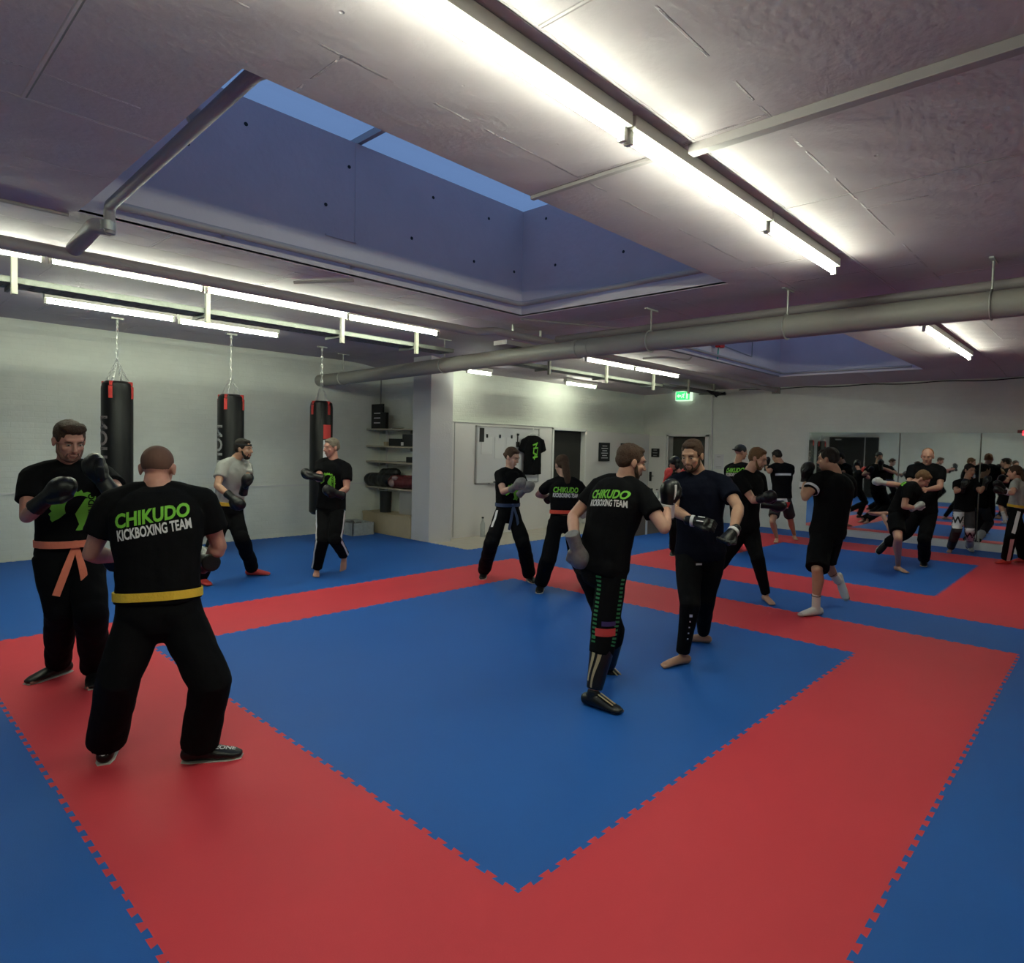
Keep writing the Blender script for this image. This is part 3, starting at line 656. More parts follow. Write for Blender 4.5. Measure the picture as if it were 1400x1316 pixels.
Mr = Matrix.Rotation(math.radians(0), 3, 'Z')
MB().b2((5.20, 8.66, 1.9), (5.235, 9.03, 2.36)).build('frame', M_blkflat, q, bevel=.004)
mb = MB(); 
for z in (2.0, 2.09, 2.18): mb.b2((5.197, 8.72, z), (5.20, 8.94, z + .018))
mb.build('lettering', M_wprint, q)
q = MB().b2((5.16, 8.50, 1.9), (5.22, 8.68, 2.20)).build('box', M_blk, bevel=.006); tag(q, 'narrow black box standing beside the framed certificate on the top shelf', 'box')
q = MB().ell((5.22, 8.2, 1.92), (.08, .16, .02)).build('folded_belt', M_galv, smooth=True); tag(q, 'flat coiled grey strap lying on the top shelf', 'strap')
q = MB().b2((5.15, 8.0, 1.585), (5.35, 8.38, 1.72)).build('box', M_blkflat, bevel=.006); tag(q, 'low black box at the middle of the second shelf', 'box')
q = MB().b2((5.15, 7.55, 1.585), (5.35, 7.97, 1.80)).build('box', M_blkflat, bevel=.006); tag(q, 'taller black box on the second shelf against the pillar', 'box')
q = MB().b2((5.145, 7.93, 1.60), (5.15, 8.0, 1.66)).build('label_card', M_wprint); tag(q, 'small white card on the black box of the second shelf', 'card')
q = MB().b2((5.15, 8.48, 1.585), (5.22, 8.54, 1.66)).build('small_jar', M_wood, bevel=.004); tag(q, 'small brown jar at the left of the second shelf', 'jar')
q = MB().b2((5.15, 7.55, 1.30), (5.32, 7.85, 1.40)).build('box', M_blkflat, bevel=.006); tag(q, 'small black box on the third shelf against the pillar', 'box')
q = MB().b2((5.14, 8.1, 1.30), (5.34, 8.4, 1.315)).build('booklet', M_alu); tag(q, 'thin grey booklet lying on the third shelf', 'booklet')
q = MB().sweep([(5.16, 8.95, .95), (5.16, 8.35, .97)], [.13, .14], [.13, .13], side=(1, 0, 0)).sweep([(5.2, 8.6, 1.08), (5.2, 8.2, 1.10)], .09).remesh('duffel_bag', M_blk, None, .02, 3, .01); tag(q, 'black sports bag lying at the left of the lowest shelf', 'bag')
q = MB().sweep([(5.16, 8.2, .95), (5.16, 7.6, .96)], [.12, .13], .12, side=(1, 0, 0)).remesh('duffel_bag', mat('dark red bag', (.09, .01, .015), .6), None, .02, 3, .012); tag(q, 'dark red sports bag on the lowest shelf next to the pillar', 'bag')
q = MB().ell((5.05, 8.12, .93), (.04, .08, .07)).ell((5.05, 8.03, 1.02), (.04, .08, .04)).build('boxing_glove', mat('pink grey leather', (.30, .2, .2), .5), smooth=True); tag(q, 'pinkish glove lying in front of the bags on the lowest shelf', 'glove')
q = MB().b2((5.2, 7.5, .37), (5.22, 8.1, .80)).build('mirror_panel', M_alu); tag(q, 'grey panel leaning below the lowest shelf', 'panel')
q = MB().sweep([(5.15, 8.45, .375), (5.15, 8.45, .75)], [.10, .11], n=16, dome=False).build('waste_bin', M_blkflat, smooth=True); tag(q, 'tall black bin standing on the wooden bench box', 'bin')
q = thing('bench_box', 'low pale plywood bench box under the shelves', 'bench', (5.15, 8.2, 0))
MB().b2((4.98, 7.47, 0), (5.395, 8.93, .33)).build('carcass', M_wood, q, bevel=.004)
MB().b2((4.97, 7.47, .33), (5.395, 8.94, .37)).build('lid', M_wood, q, bevel=.004)
q = thing('plastic_crate', 'clear plastic crate with grey contents on the mats left of the bench box', 'crate', (4.65, 8.6, 0))
MB().b2((4.42, 8.35, 0), (4.85, 8.98, .02)).b2((4.42, 8.35, .02), (4.435, 8.98, .22)).b2((4.42, 8.35, .02), (4.85, 8.365, .22)).b2((4.835, 8.35, .02), (4.85, 8.98, .22)).b2((4.42, 8.965, .02), (4.85, 8.98, .22)).build('crate', M_plastic, q)
mb = MB(); rr = random.Random(3)
for k in range(10): mb.ell((4.5 + rr.random() * .27, 8.45 + rr.random() * .42, .08 + rr.random() * .12), (.06, .06, .05))
mb.remesh('contents', M_greyglove, q, .02, 2, .01)
# cabinet with bottles in the far corner
q = thing('low_cabinet', 'brown low cabinet against the far corner with bottles on top', 'cabinet', (9.0, 5.3, 0))
MB().b2((8.35, 5.2, .0), (9.75, 5.75, .60)).build('carcass', mat('brown board', (.20, .15, .10), .6, noise_amt=.15, nscale=5), q)
MB().b2((8.31, 5.16, .60), (9.79, 5.8, .64)).build('top', M_white, q, bevel=.004)
MB().b2((8.80, 5.185, .0), (8.85, 5.2, .60)).build('edge_strip', M_white, q)
for k, (x, m, h_, lab) in enumerate([(8.9, M_teal, .26, 'teal drinking bottle on the brown cabinet'), (9.1, mat('yellow bottle', (.35, .42, .03), .4), .24, 'yellow-green drinking bottle with a dark cap on the brown cabinet'), (9.3, mat('green glass', (.02, .08, .04), .2), .20, 'dark green bottle on the brown cabinet'), (9.5, M_plastic, .18, 'clear bottle at the right end of the brown cabinet')]):
    t = thing('drinking_bottle', lab, 'bottle', (x, 5.4, .64))
    MB().sweep([(x, 5.4, .64), (x, 5.4, .64 + h_ * .7), (x, 5.4, .64 + h_ * .85), (x, 5.4, .64 + h_)], [.04, .04, .022, .018], n=12, dome=False).build('bottle', m, t, smooth=True)
    MB().sweep([(x, 5.4, .64 + h_), (x, 5.4, .66 + h_)], .024, n=10, dome=False).build('cap', M_blkflat, t)
t = thing('water_bottle', 'clear plastic water bottle standing by the partition behind the woman', 'bottle', (6.3, 7.05, 0))
MB().sweep([(6.28, 7.05, -.025), (6.28, 7.05, .2), (6.28, 7.05, .27), (6.28, 7.05, .31)], [.045, .045, .02, .018], n=12, dome=False).build('bottle', M_plastic, t, smooth=True)
MB().sweep([(6.28, 7.05, .31), (6.28, 7.05, .335)], .022, n=10, dome=False).build('cap', M_blkflat, t)

# ---------------- punching bags
def chain(mb, p0, p1, ln=.075):
    p0, p1 = Vector(p0), Vector(p1); L = (p1 - p0).length; n = max(2, int(L / (ln * .75))); d = (p1 - p0).normalized(); s0 = d.orthogonal().normalized(); s1 = d.cross(s0)
    for k in range(n):
        c = p0 + d * (L * (k + .5) / n); s = s0 if k % 2 else s1; l = L / n * .62
        pts = []
        for a in np.linspace(0, 2 * math.pi, 11):
            pts.append(c + s * .013 * math.cos(a) + d * l * math.sin(a))
        mb.sweep(pts, .0042, n=5, dome=False)
def bag(u, v, zt, zb, label, txt, red, tabs, rot=0):
    zc = ch(u, v); t = thing('punching_bag', label, 'punching bag', (u, v, zt), 0, 'punching bags hanging along the left wall')
    r = .172
    MB().sweep([(u, v, zb), (u, v, zb + .04), (u, v, zt - .10), (u, v, zt - .03), (u, v, zt)], [.13, r, r, r * .93, r * .72], n=32, dome=False).build('bag', M_blk, t, smooth=True)
    mb = MB(); chain(mb, (u, v, zc - .02), (u, v, zt + .27)); mb.build('chain', M_chrome, t)
    mb = MB()
    for k in range(4):
        a = rot + k * math.pi / 2; chain(mb, (u, v, zt + .27), (u + .125 * math.cos(a), v + .125 * math.sin(a), zt + .0), .055)
    mb.build('hanging_straps', M_chrome, t)
    MB().box((u, v, zc - .01), (.14, .06, .02)).sweep([(u, v, zc - .02), (u, v, zc - .06)], .012, n=8).build('ceiling_hook', M_galv, t)
    for k in range(4):
        a = rot + k * math.pi / 2; c, s_ = math.cos(a), math.sin(a); Mz = Matrix.Rotation(a, 3, 'Z')
        tb = MB().box((u + (r * .99) * c, v + (r * .99) * s_, zt - .14), (.016, .042, .15), Mz).box((u + r * .86 * c, v + r * .86 * s_, zt - .03), (.05, .03, .05), Mz).build('strap_tab', M_red, t)
    # lettering running down the side
    me = text_mesh(txt, .24, 0, 0, .02); bm = bmesh.new(); bm.from_mesh(me)
    bmesh.ops.triangulate(bm, faces=bm.faces)
    for _ in range(3): bmesh.ops.subdivide_edges(bm, edges=[e for e in bm.edges if e.calc_length() > .03], cuts=1)
    az = red
    for vv in bm.verts:
        x, y = vv.co.x, vv.co.y; a = az - y / r; vv.co = Vector((u + (r + .003) * math.cos(a), v + (r + .003) * math.sin(a), zt - .78 - x))
    bm.to_mesh(me); bm.free(); me.transform(world(t).inverted())
    return t, me
b1, me = bag(.74, 7.8, 2.33, .55, 'black punching bag with red tabs, the one nearest the left edge', 'NOITP', -2.90, 4, .9); link('lettering', me, mat('bag print', (.25, .2, .2), .6), b1)
b2_, me = bag(2.12, 7.8, 2.27, .5, 'black punching bag behind the man in the grey shirt', 'NOITP', -3.05, 4, .8); link('lettering', me, mat('bag print white', (.35, .35, .35), .6), b2_)
b3, me = bag(3.50, 7.8, 2.27, .5, 'black punching bag behind the grey-haired man', 'K', -2.2, 4, .2)
bpy.data.meshes.remove(me)
for (z0, z1, col, nm) in ((1.68, 1.90, M_red, 'red_panel'), (1.35, 1.665, M_wprint, 'white_panel')):
    mb = MB(); n0 = 10
    for k in range(n0 + 1):
        a = -1.90 + .75 * k / n0
        for z in (z0, z1):
            for rr_ in (.1725, .1755): mb.v.append(Vector((3.5 + rr_ * math.cos(a), 7.8 + rr_ * math.sin(a), z)))
    for k in range(n0):
        q = k * 4; mb.f += [(q + 1, q + 5, q + 7, q + 3), (q, q + 2, q + 6, q + 4), (q + 2, q + 3, q + 7, q + 6), (q, q + 4, q + 5, q + 1)]
    mb.f += [(0, 1, 3, 2), (n0 * 4, n0 * 4 + 2, n0 * 4 + 3, n0 * 4 + 1)]
    mb.build(nm, col, b3)
# two more bags that only the mirror shows
b4, me = bag(-.65, 7.8, 2.3, .5, 'black punching bag seen only in the mirror, right of its pair', 'NOITP', 0, 4, .3); link('lettering', me, MATS['bag print'], b4)
b5, me = bag(-2.0, 7.8, 2.3, .5, 'black punching bag seen only in the mirror, left of its pair', 'NOITP', 0, 4, .3); link('lettering', me, MATS['bag print'], b5)

# ================================================================ PEOPLE
def torso_w(t, s, fat=1.0):
    T = [-.16, 0, .13, .27, .45, .62, .78, .88, .95, 1.0, 1.05]
    A = [.105, .168, .158, .142, .148, .165, .176, .150, .105, .070, .056]
    B = [.085, .118, .108, .100, .104, .118, .118, .105, .085, .066, .058]
    return float(np.interp(t, T, A)) * s * fat, float(np.interp(t, T, B)) * s * fat
def sph(px, py, c, L, near):
    """point on the sight line through (px, py) at distance L from joint c"""
    r = ray(px, py).normalized(); oc = CAM - c; b = r.dot(oc); q = oc.length_squared - L * L; disc = b * b - q
    if disc < 0:
        p = CAM + r * (-b); return p
    t = -b + (-math.sqrt(disc) if near else math.sqrt(disc)); return CAM + r * t
def jt(spec, parent, L, D):
    px, py, k = spec
    if k in ('n', 'f'): return sph(px, py, parent, L, k == 'n')
    return at_d(px, py, D + k)
def person(P):
    s = P['h'] / 1.77; D = P['D']; vox = P.get('vox', .009); wd = P.get('wd', 1.0)
    hip = at_d(P['hip'][0], P['hip'][1], D); nk = at_d(P['neck'][0], P['neck'][1], D + P.get('lean', 0))
    base = Vector((hip.x, hip.y, 0)); vd = (base - Vector((CAM.x, CAM.y, 0))).normalized(); vr = Vector((vd.y, -vd.x, 0))
    def facing(phi):
        a = math.radians(phi); return -vd * math.cos(a) + vr * math.sin(a)
    UPV = (nk - hip).normalized()
    fr = facing(P['phi']); frs = facing(P.get('phis', P['phi'])); lf = Vector((0, 0, 1)).cross(fr).normalized(); lfs = Vector((0, 0, 1)).cross(frs); lfs = (lfs - UPV * lfs.dot(UPV)).normalized()
    if P.get('roll'): lfs = Matrix.Rotation(math.radians(P['roll']), 3, frs) @ lfs
    body = MB()
    TL = (nk - hip).length
    def spine(t): return hip.lerp(nk, t) + (-frs * .018 * s * math.sin(math.pi * min(1, max(0, t))))
    def sv(t):
        k = min(1, max(0, t)); v = lf.lerp(lfs, k); return v.normalized()
    inner = P['low'] != 'shorts'; lk = .80 if inner else 1.0
    ts = [-.02, .05, .13, .27, .45, .62, .78, .88, .95, 1.0]
    cen = [spine(t) for t in ts]
    ab = [tuple(q * (.82 if t < .2 else .95) for q in torso_w(t, s, wd)) for t in ts]
    body.sweep(cen, [a * .92 for a, b in ab], [b * .92 for a, b in ab], side=[sv(t) for t in ts], n=22)
    sh = {'L': nk - UPV * .070 * s + lfs * .178 * s * wd, 'R': nk - UPV * .070 * s - lfs * .178 * s * wd}
    hp = {'L': hip - UPV * .02 * s + lf * .088 * s, 'R': hip - UPV * .02 * s - lf * .088 * s}
    # arms
    J = {}
    for k in 'LR':
        a = P['arm'][k]; el = jt(a[0], sh[k], .285 * s, D); wr = jt(a[1], el, .255 * s, D); J[k] = (sh[k], el, wr)
        body.sweep([sh[k], sh[k].lerp(el, .3), sh[k].lerp(el, .75), el], [.052 * s * wd, .053 * s * wd, .043 * s, .038 * s], n=12)
        body.sweep([el, el.lerp(wr, .25), el.lerp(wr, .7), wr], [.038 * s, .043 * s * wd, .034 * s, .027 * s], n=12)
    body.sweep([nk + UPV * .01 * s, sh['L'].lerp(nk, .4), sh['L']], [.046 * s, .050 * s, .050 * s], n=12)
    body.sweep([nk + UPV * .01 * s, sh['R'].lerp(nk, .4), sh['R']], [.046 * s, .050 * s, .050 * s], n=12)
    # head
    hc = at_d(P['head'][0], P['head'][1], D + P.get('lean', 0) + P.get('hd', 0.0))
    hf = facing(P['hphi']); pit = math.radians(P.get('hpit', 10)); hs = s * P.get('hs', 1.0)
    hl = Vector((0, 0, 1)).cross(hf).normalized()
    f3 = (hf * math.cos(pit) - Vector((0, 0, 1)) * math.sin(pit)); u3 = f3.cross(hl) * -1
    if u3.z < 0: u3 = -u3
    x3 = -hl  # anatomical right
    if P.get('hroll'):
        R_ = Matrix.Rotation(math.radians(P['hroll']), 3, f3); x3 = R_ @ x3; u3 = R_ @ u3
    HM = Matrix((x3, f3, u3)).transposed()
    def hpnt(x, y, z): return hc + HM @ (Vector((x, y, z)) * hs)
    def hel(mb, c, r, n=16, m=12): mb.ell(hpnt(*c), [q * hs for q in r], HM, n, m)
    hel(body, (0, -.012, .032), (.073, .093, .083), 22, 16)
    hel(body, (0, .025, -.035), (.060, .066, .075), 18, 12)
    hel(body, (0, .052, -.088), (.031, .030, .024)); hel(body, (0, .03, -.075), (.050, .045, .030))
    hel(body, (0, .074, .035), (.050, .014, .013))       # brow
    for q in (-1, 1):
        hel(body, (q * .040, .062, -.018), (.020, .020, .018))  # cheek
        hel(body, (q * .077, -.008, -.008), (.010, .019, .031), 10, 8)  # ear
        hel(body, (q * .083, -.014, .004), (.006, .013, .020), 8, 6)
        hel(body, (q * .009, .098, -.026), (.008, .010, .007), 8, 6)
    body.sweep([hpnt(0, .084, .022), hpnt(0, .096, -.002), hpnt(0, .108, -.022)], [.009 * hs, .010 * hs, .012 * hs], n=8)
    # neck
    body.sweep([nk - UPV * .04 * s, nk + UPV * .02 * s, hpnt(0, -.020, -.055)], [.062 * s * wd, .056 * s * wd, .052 * s * wd], n=14)
    # legs
    LG = {}
    for k in 'LR':
        g = P['leg'][k]; an_spec = g[1]
        if an_spec[2] == 'g':          # ground: heel and toe given on the mat
            heel = gz(an_spec[0], an_spec[1]); toe = gz(g[2][0], g[2][1]); d = toe - heel; d.z = 0; d.normalize()
            an = heel + d * .055 * s + Vector((0, 0, .085 * s)); fd = d; fu = Vector((0, 0, 1))
            tilt = P.get('tilt' + k, 0)
            if tilt:
                fd = (d * math.cos(math.radians(tilt)) - Vector((0, 0, 1)) * math.sin(math.radians(tilt))); fu = Vector((0, 0, 1))
                ball = heel + d * .2 * s; an = ball - fd * .15 * s + Vector((0, 0, .085 * s))
        else:
            an = None
        kn_spec = g[0]
        kn = jt(kn_spec, hp[k], .43 * s, D)
        if an is None:
            an = jt(an_spec, kn, .42 * s, D); toe = jt(g[2], an, .2 * s, D); fd = (toe - an).normalized()
            fu = (kn - an).normalized(); fu = (fu - fd * fu.dot(fd)).normalized()
            heel = an - fu * .085 * s - fd * .055 * s
        fs = fd.cross(fu).normalized(); fu = fs.cross(fd).normalized()
        LG[k] = (hp[k], kn, an, fd, fu, fs)
        th = .083 if P['low'] != 'shorts' else .080
        body.sweep([hp[k], hp[k].lerp(kn, .4), hp[k].lerp(kn, .85), kn], [.088 * s * wd * lk, .078 * s * wd * lk, .058 * s * lk, .054 * s * lk], n=14)
        bk = -fd; cv = kn.lerp(an, .3) + (bk - (an - kn).normalized() * bk.dot((an - kn).normalized())) * .018 * s
        body.sweep([kn, cv, kn.lerp(an, .7), an], [.052 * s * lk, .058 * s * lk, .040 * s * (lk * .5 + .5), .033 * s], n=14)
        # foot
        def fp(x, y, z): return an + fd * x * s + fs * y * s + fu * z * s
        body.sweep([fp(-.045, 0, -.052), fp(.03, 0, -.048), fp(.10, 0, -.058), fp(.155, 0, -.068)], [.030 * s, .034 * s, .042 * s, .044 * s], [.032 * s, .034 * s, .025 * s, .016 * s], side=fs, n=14)
        sg = 1 if k == 'R' else -1     # big toe on the inside
        for q, (yy, r, ln) in enumerate([(-.030, .0125, .032), (-.010, .009, .030), (.005, .0085, .026), (.019, .008, .020), (.032, .0075, .012)]):
            body.sweep([fp(.15, sg * yy * 1.0, -.070), fp(.165 + ln, sg * yy * 1.08, -.0735)], [r * s, r * .9 * s], n=8)
    # hands (inside gloves, or bare)
    GD = {}
    for k in 'LR':
        a = P['arm'][k]; sh_, el, wr = J[k]
        if len(a) > 2 and a[2] is not None: tip = jt(a[2], wr, P.get('gl', .20) * s, D); gd = (tip - wr).normalized()
        else: gd = (wr - el).normalized()
        GD[k] = gd
        pn = gd.cross((el - sh_).normalized()); pn = pn.normalized() if pn.length > .05 else gd.orthogonal().normalized(); pw = gd.cross(pn).normalized()
        if P.get('hand', {}).get(k) == 'bare':
            hand = body
            hand.sweep([wr, wr + gd * .04 * s, wr + gd * .085 * s], [.026 * s, .036 * s, .038 * s], [.018 * s, .016 * s, .014 * s], side=pw, n=12)
            for q in range(4):
                b0 = wr + gd * .085 * s + pw * (-.028 + .019 * q) * s; L1 = (.040, .046, .043, .034)[q] * s
                b1_ = b0 + gd * L1 * .8 + pn * L1 * .35; b2q = b1_ + gd * L1 * .25 + pn * L1 * .7
                hand.sweep([b0, b1_, b2q], [.0085 * s, .008 * s, .007 * s], n=8)
            hand.sweep([wr + gd * .03 * s - pw * .03 * s, wr + gd * .065 * s - pw * .055 * s + pn * .01 * s, wr + gd * .10 * s - pw * .055 * s + pn * .03 * s], [.012 * s, .010 * s, .009 * s], n=8)
        else:
            body.sweep([wr, wr + gd * .05 * s, wr + gd * .09 * s], [.026 * s, .032 * s, .030 * s], [.018 * s, .022 * s, .022 * s], side=pw, n=10)
    o = body.remesh('person', P['skin'], None, vox * .75 if vox < .01 else vox * .85, 2)
    # origin at the feet
    o.data.transform(Matrix.Translation(-base)); o.location = base
    tag(o, P['label'], 'person')
    bpy.context.view_layer.update()
    # ---- shirt
    sw = P.get('shirt_w', 1.10); m = P['top']; bt = P.get('hem', .06); cl = MB()
    ts2 = [t for t in (-.12, -.04, .04, .13, .27, .45, .62, .78, .88, .95) if t >= bt - .001]
    if ts2[0] > bt: ts2 = [bt] + ts2
    def shw(t):
        a, b = torso_w(t, s, wd)
        a2, b2 = torso_w(.5, s, wd)
        if t < .5: a = max(a, a2 * .98); b = max(b, b2 * 1.0)
        return a * sw + .008 * s, b * sw + .012 * s
    W2 = [shw(t) for t in ts2]
    cl.sweep([spine(t) for t in ts2] + [spine(1.0)], [a for a, b in W2] + [.072 * s * wd], [b for a, b in W2] + [.066 * s * wd], side=[sv(t) for t in ts2] + [sv(1)], n=26, dome=False, squ=2.25)
    sl = P.get('sleeve', .62)
    for k in 'LR':
        s0, el, wr = J[k]
        cl.sweep([nk - UPV * .012 * s, s0.lerp(nk, .45) + UPV * .002 * s, s0 + UPV * .0 * s], [.056 * s, .062 * s, .064 * s * wd], n=14)
        e1 = s0.lerp(el, sl) if sl <= 1 else el
        cl.sweep([s0 + UPV * .004 * s, s0.lerp(el, sl * .5), e1], [.068 * s * wd, .071 * s * wd, .070 * s * wd], n=16, dome=False)
    tee = cl.remesh('t_shirt', m, o, vox, 2, P.get('fold', .007) * s)
    # ---- trousers / shorts
    low = MB(); lm = P['lowmat']; kind = P['low']
    pts = [-.13, -.05, .03, .12, .16]
    low.sweep([spine(t) for t in pts], [torso_w(t, s, wd)[0] * 1.04 + .006 for t in pts], [torso_w(t, s, wd)[1] * 1.06 + .008 for t in pts], side=[sv(0)] * 5, n=24, dome=False, squ=2.2)
    low.ell(hip - UPV * .05 * s, (.13 * s, .11 * s, .09 * s), Matrix((lf, fr, Vector((0, 0, 1)))).transposed())
    for k in 'LR':
        h_, kn, an, fd, fu, fs = LG[k]
        if kind == 'shorts':
            e = h_.lerp(kn, P.get('slen', .82)); low.sweep([h_ + Vector((0, 0, .02)), h_.lerp(kn, .4), e], [.100 * s * wd, .102 * s * wd, .100 * s * wd], n=18, dome=False)
        else:
            loose = P.get('loose', 1.0); rt_, rk, rc, ra = .100, .074 + .018 * loose, .062 + .028 * loose, .046 + .040 * loose
            dn_ = (an - kn).normalized(); ct = P.get('cut', .8) if kind == 'cut' else 1.0; ko = kn + (fd - dn_ * fd.dot(dn_)) * .010 * s
            low.ell(kn, (rk * s * .96,) * 3)
            low.sweep([h_ + Vector((0, 0, .02)), h_.lerp(kn, .35), h_.lerp(kn, .8), kn, kn.lerp(an, .35 * ct), kn.lerp(an, .8 * ct), kn.lerp(an, .985 * ct)], [.100 * s * wd, .096 * s * wd, (rk + .004) * s, rk * s, rc * s, (rc * .3 + ra * .7) * s, ra * s], n=18, dome=False)
    tr = low.remesh('shorts' if kind == 'shorts' else 'trousers', lm, o, vox, 2, P.get('lfold', .010) * s, 7.0)
    # ---- feet
    for k in 'LR':
        h_, kn, an, fd, fu, fs = LG[k]
        fk = P.get('foot', {}).get(k, 'bare')
        def fp(x, y, z): return an + fd * x * s + fs * y * s + fu * z * s
        if fk in ('shoe', 'red', 'sock', 'guard'):
            mb = MB(); g = .006 if fk != 'sock' else .003
            mb.sweep([fp(-.050, 0, -.045), fp(.02, 0, -.040), fp(.10, 0, -.052), fp(.17, 0, -.062), fp(.195, 0, -.066)], [(.034 + g) * s, (.038 + g) * s, (.046 + g) * s, (.043 + g) * s, (.03 + g) * s], [(.040) * s, .044 * s, .032 * s, .022 * s, .016 * s], side=fs, n=16)
            hh = {'shoe': .03, 'red': .02, 'sock': .15, 'guard': .02}[fk]
            dn_ = (kn - an).normalized()
            mb.sweep([fp(-.01, 0, -.04), an + dn_ * .01, an + dn_ * hh * s], [.042 * s, .042 * s, .041 * s], n=14, dome=False)
            sm = {'shoe': M_blk, 'red': M_red, 'sock': M_wcloth, 'guard': M_blk}[fk]
            sh_o = mb.remesh({'shoe': 'shoe', 'red': 'shoe', 'sock': 'sock', 'guard': 'foot_guard'}[fk], sm, o, vox * .8, 2)
            if fk == 'shoe':
                so = MB(); so.sweep([fp(-.080, 0, -.083), fp(-.04, 0, -.083), fp(.08, 0, -.083), fp(.16, 0, -.083), fp(.21, 0, -.083)], [.028 * s, .042 * s, .047 * s, .050 * s, .030 * s], .0045, side=fs, n=18, dome=False)
                so.build('sole', M_sole, sh_o, smooth=False)
            if fk == 'sock':
                so = MB(); so.sweep([an + dn_ * .118 * s, an + dn_ * .124 * s], .0455 * s, n=16, dome=False); so.build('stripe', M_blkflat, sh_o)
                MB().ell(fp(-.052, 0, -.055), (.04 * s, .036 * s, .03 * s), Matrix((fd, fs, fu)).transposed()).build('heel_patch', M_alu, sh_o, smooth=True)
                MB().ell(fp(.19, 0, -.068), (.03 * s, .036 * s, .02 * s), Matrix((fd, fs, fu)).transposed()).build('toe_patch', M_alu, sh_o, smooth=True)
    # ---- gloves
    for k in 'LR':
        gk = P.get('glove', {}).get(k, 'black')
        if gk is None: continue
        s0, el, wr = J[k]; gd = GD[k]; ud = (el - s0).normalized()
        pn = gd.cross(ud); pn = pn.normalized() if pn.length > .05 else gd.orthogonal().normalized(); pw = gd.cross(pn).normalized()
        col = {'black': M_blk, 'blackwhite': M_blk, 'grey': M_greyglove, 'red': M_red, 'silver': mat('silver glove', (.38, .38, .38), .4, noise_amt=.35, nscale=30), 'mitt': M_blk}[gk]
        mb = MB(); z = P.get('gsz', 1.0) * s
        Mg = Matrix((pw, gd, pn)).transposed()
        if gk == 'mitt' or P.get('gtype') == 'mma':
            mb.sweep([wr - gd * .04 * z, wr + gd * .03 * z, wr + gd * .09 * z], [.038 * z, .042 * z, .050 * z], [.036 * z, .034 * z, .030 * z], side=pw, n=14)
            for q in range(4):
                b0 = wr + gd * .09 * z + pw * (-.036 + .024 * q) * z
                mb.sweep([b0, b0 + gd * .045 * z + pn * .012 * z, b0 + gd * .06 * z + pn * .045 * z], [.0135 * z, .013 * z, .012 * z], n=8)
            mb.sweep([wr + gd * .03 * z - pw * .035 * z, wr + gd * .09 * z - pw * .062 * z, wr + gd * .12 * z - pw * .055 * z + pn * .02 * z], [.017 * z, .015 * z, .013 * z], n=8)
        else:
            mb.ell(wr + gd * .115 * z + pn * .005 * z, (.066 * z, .080 * z, .060 * z), Mg, 18, 14)
            mb.ell(wr + gd * .145 * z + pn * .028 * z, (.064 * z, .055 * z, .045 * z), Mg, 18, 12)
            mb.sweep([wr + gd * .03 * z, wr + gd * .08 * z], [.046 * z, .058 * z], [.040 * z, .050 * z], side=pw, n=14)
            mb.sweep([wr + gd * .05 * z - pw * .045 * z, wr + gd * .10 * z - pw * .068 * z + pn * .02 * z, wr + gd * .135 * z - pw * .052 * z + pn * .045 * z], [.022 * z, .024 * z, .020 * z], n=10)
            mb.sweep([wr - gd * .075 * z, wr - gd * .02 * z, wr + gd * .03 * z], [.050 * z, .045 * z, .044 * z], n=14, dome=False)
        go = mb.remesh('boxing_glove', col, o, vox * .7, 2)
        if gk in ('blackwhite', 'mitt') or P.get('cuff'):
            c2 = MB(); c2.sweep([wr - gd * (.060 if gk != 'mitt' else .015) * z, wr - gd * ((-.03 if gk == 'blackwhite' else .008) if gk != 'mitt' else -.008) * z], [.053 * z, .051 * z] if gk != 'mitt' else [.0425 * z, .042 * z], n=18, dome=False); c2.build('cuff', M_wprint, go, smooth=True)
        if gk in ('blackwhite', 'mitt', 'silver'):
            c3 = MB(); rr_ = .0665 if gk != 'mitt' else .03
            if gk == 'mitt':
                for q in (0, 2): c3.box(wr + gd * .06 * z - pn * .034 * z + pw * (.02 * q - .02) * z, (.008 * z, .05 * z, .004), Mg)
            else:
                sg3 = 1 if pw.dot(vr) > 0 else -1
                c3.sweep([wr + gd * (.045 + .02 * i) * z + pw * sg3 * (.060 + .008 * math.sin(i * .5)) * z for i in range(7)], .010 * z, .006 * z, side=pn, n=8)
            c3.build('trim_band', M_wprint, go, smooth=True)
    # ---- face parts
    fo = MB()
    for q in (-1, 1): hel(fo, (q * .030, .079, .008), (.0125, .006, .0042), 12, 8)
    e = fo.build('eyes', M_eye, o, smooth=True)
    io = MB()
    for q in (-1, 1): hel(io, (q * .030, .0838, .0070), (.0055, .0030, .0042), 10, 6)
    io.build('irises', M_iris, e, smooth=True)
    MBl = MB(); hel(MBl, (0, .0885, -.056), (.022, .007, .0045), 12, 6); hel(MBl, (0, .0865, -.064), (.019, .008, .0055), 12, 6); MBl.build('lips', M_lip, o, smooth=True)
    hm = P['hair'][1]; hk = P['hair'][0]
    eb = MB()
    for q in (-1, 1): eb.sweep([hpnt(q * .014, .0885, .024), hpnt(q * .030, .0885, .030), hpnt(q * .050, .075, .024)], [.0028 * hs, .0035 * hs, .002 * hs], n=6)
    eb.build('eyebrows', hm if hk != 'shaved' else HR_BR, o)
    hb = MB()
